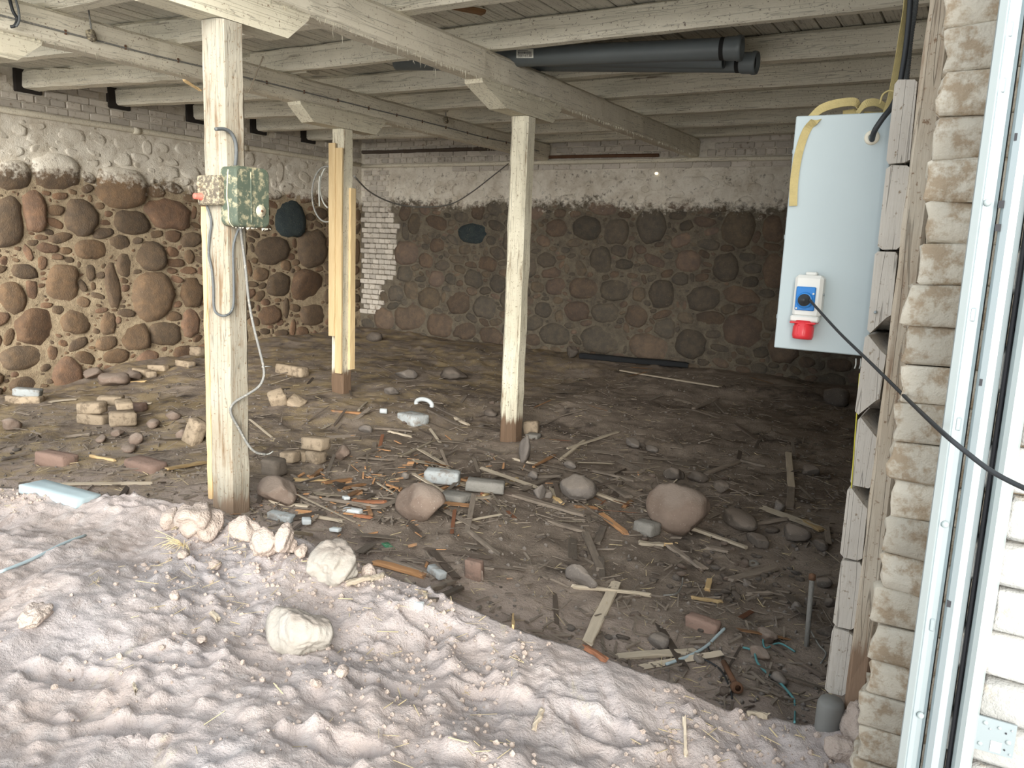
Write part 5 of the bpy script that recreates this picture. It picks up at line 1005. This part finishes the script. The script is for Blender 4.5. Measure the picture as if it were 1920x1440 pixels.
while n_ < 230:
    px, py = (r.uniform(420, 1600), 660+680*r.rand()**.8) if n_ < 170 else (r.uniform(0, 500), r.uniform(690, 900))
    if r.rand() < .25: px, py = r.normal(1380, 70), r.normal(1060, 50)
    p = hit(px, py)
    if not (-9.3 < p[0] < -.4 and 2.8 < p[1] < 10.6) or p[1] < np.interp(p[0], CRW[:, 0], CRW[:, 1])+.08: continue
    s = .012+.03*r.rand()**1.6*(1.5 if r.rand() < .1 else 1)
    o = link('small_stone', sm_[r.randint(27)], None, (p[0], p[1], surf(p[0], p[1])+s*.25), (r.normal()*.2, r.normal()*.2, r.uniform(0, 6)), (s, s, s))
    zn = ZONE(p); cn = {G_: 'grey', B_: 'brown', K_: 'dark'}[o.data.materials[0]]; tag(o, 'small loose %s stone in the rubble %s' % (cn, zn), 'stone', 'small %s stones in the rubble %s' % (cn, zn)); n_ += 1
# ---- uncountable stuff: crumbs, chips, straw
def scatter(name, n, shapefn, mat, region, label, cat, seed):
    r = np.random.RandomState(seed); VS, FS = [], []; nb = 0; c = 0
    while c < n:
        x, y = region(r)
        if x is None: continue
        z = surf(x, y); v, f = shapefn(r); v = v+np.array((x, y, z)); VS.append(v); FS += [tuple(i+nb for i in q) for q in f]; nb += len(v); c += 1
    o = mk(name, np.concatenate(VS), FS, mat); tag(o, label, cat, kind='stuff'); return o
icv, icf = ico(1)
def crumb(lo, hi):
    def fn(r): s = lo+(hi-lo)*r.rand()**2.5; return icv*(s*r.uniform(.6, 1.2, 3))*(1+r.uniform(-.2, .2, (len(icv), 1)))+np.array((0, 0, s*.2)), icf
    return fn
def sliver(l0, l1, w0, w1):
    def fn(r):
        L_, w_ = r.uniform(l0, l1), r.uniform(w0, w1); a = r.uniform(0, 6.28); d = np.array((math.cos(a), math.sin(a), r.normal()*.16)); e = np.array((-math.sin(a), math.cos(a), r.normal()*.3)); h = np.array((0, 0, w_*.5)); L_ /= 2
        P = [-d*L_-e*w_/2, -d*L_*.9+e*w_/2, d*L_+e*w_/2*.6, d*L_*.85-e*w_/2]
        v = np.array([p+h*.4 for p in P]+[p+h*1.4 for p in P])+np.array((0, 0, .003+abs(d[2])*L_)); return v, [(3, 2, 1, 0), (4, 5, 6, 7), (0, 1, 5, 4), (1, 2, 6, 5), (2, 3, 7, 6), (3, 0, 4, 7)]
    return fn
def reg_floor(r):
    px, py = r.uniform(0, 1600), 650+720*r.rand()**.8; p = hit_fast(px, py)
    if p is None or not (-9.3 < p[0] < -.35 and 2.5 < p[1] < 10.6): return None, None
    if p[1] < np.interp(p[0], CRW[:, 0], CRW[:, 1])+.05: return None, None
    if py > 985 and r.rand() < .62: return None, None
    return p[0], p[1]
def hit_fast(px, py):
    z = -.13
    for _ in range(4):
        d = px_ray(px, py); t = (z-CP[2])/d[2]
        if t < 0: return None
        p = CP+d*t
        if p[1] > 11 or p[0] < -10: return None
        z = float(floor_z(p[0], p[1]))
    return p
def reg_mound(r):
    x = r.uniform(-4.9, -.1); yc_ = np.interp(x, CRW[:, 0], CRW[:, 1]); y = yc_-abs(r.normal())*.55
    if y < .8 or vnoise(np.array(x*1.9), np.array(y*1.9), 66) < .40: return None, None
    return x, y
scatter('floor_crumbs', 4200, crumb(.003, .015), G_, reg_floor, 'crumbs of stone and mortar strewn over the dark floor', 'rubble', 21)
scatter('wood_chips', 2800, sliver(.02, .13, .003, .014), W_GREY, reg_floor, 'grey wood chips strewn over the dark floor', 'wood chips', 22)
scatter('orange_chips', 130, sliver(.02, .12, .005, .018), W_OR, lambda r: (lambda p: (p[0], p[1]) if p is not None and 2.9 < p[1] < 9 else (None, None))(hit_fast(r.normal(690, 150), r.normal(925, 45))), 'orange splinters scattered near the angular brown rock', 'wood chips', 23)
scatter('straw', 1500, sliver(.02, .09, .0012, .0028), M_STRAW, reg_floor, 'bits of straw strewn over the floor', 'straw', 24)
scatter('sand_crumbs', 2600, crumb(.002, .013), M_CLOD, reg_mound, 'crumbs of dried earth on the sand heap', 'crumbs', 25)
scatter('sand_straw', 260, sliver(.02, .09, .0012, .003), M_STRAW, reg_mound, 'bits of straw on the sand heap', 'straw', 26)
# dry roots on the crest
a = hitf(345, 1025); rt = empty('dry_roots', tuple(a)); tag(rt, 'tuft of dry pale roots on the crest left of the nearest post', 'roots')
V_, F_ = [], []; nb = 0
for k in range(26):
    an = r.uniform(-.6, 3.6); L_ = r.uniform(.05, .16); P = [np.zeros(3), np.array((math.cos(an)*L_*.4, -.02, L_*.25*r.rand()+.01)), np.array((math.cos(an)*L_, -.04-r.rand()*.03, r.normal()*.02+.02))]
    vv, ff = tube_v(P, .0012, 4, 3); V_ += vv; F_ += [tuple(i+nb for i in f) for f in ff]; nb += len(vv)
o = mk('root_strands', V_, F_, M_STRAW, rt); o['kind'] = 'stuff'
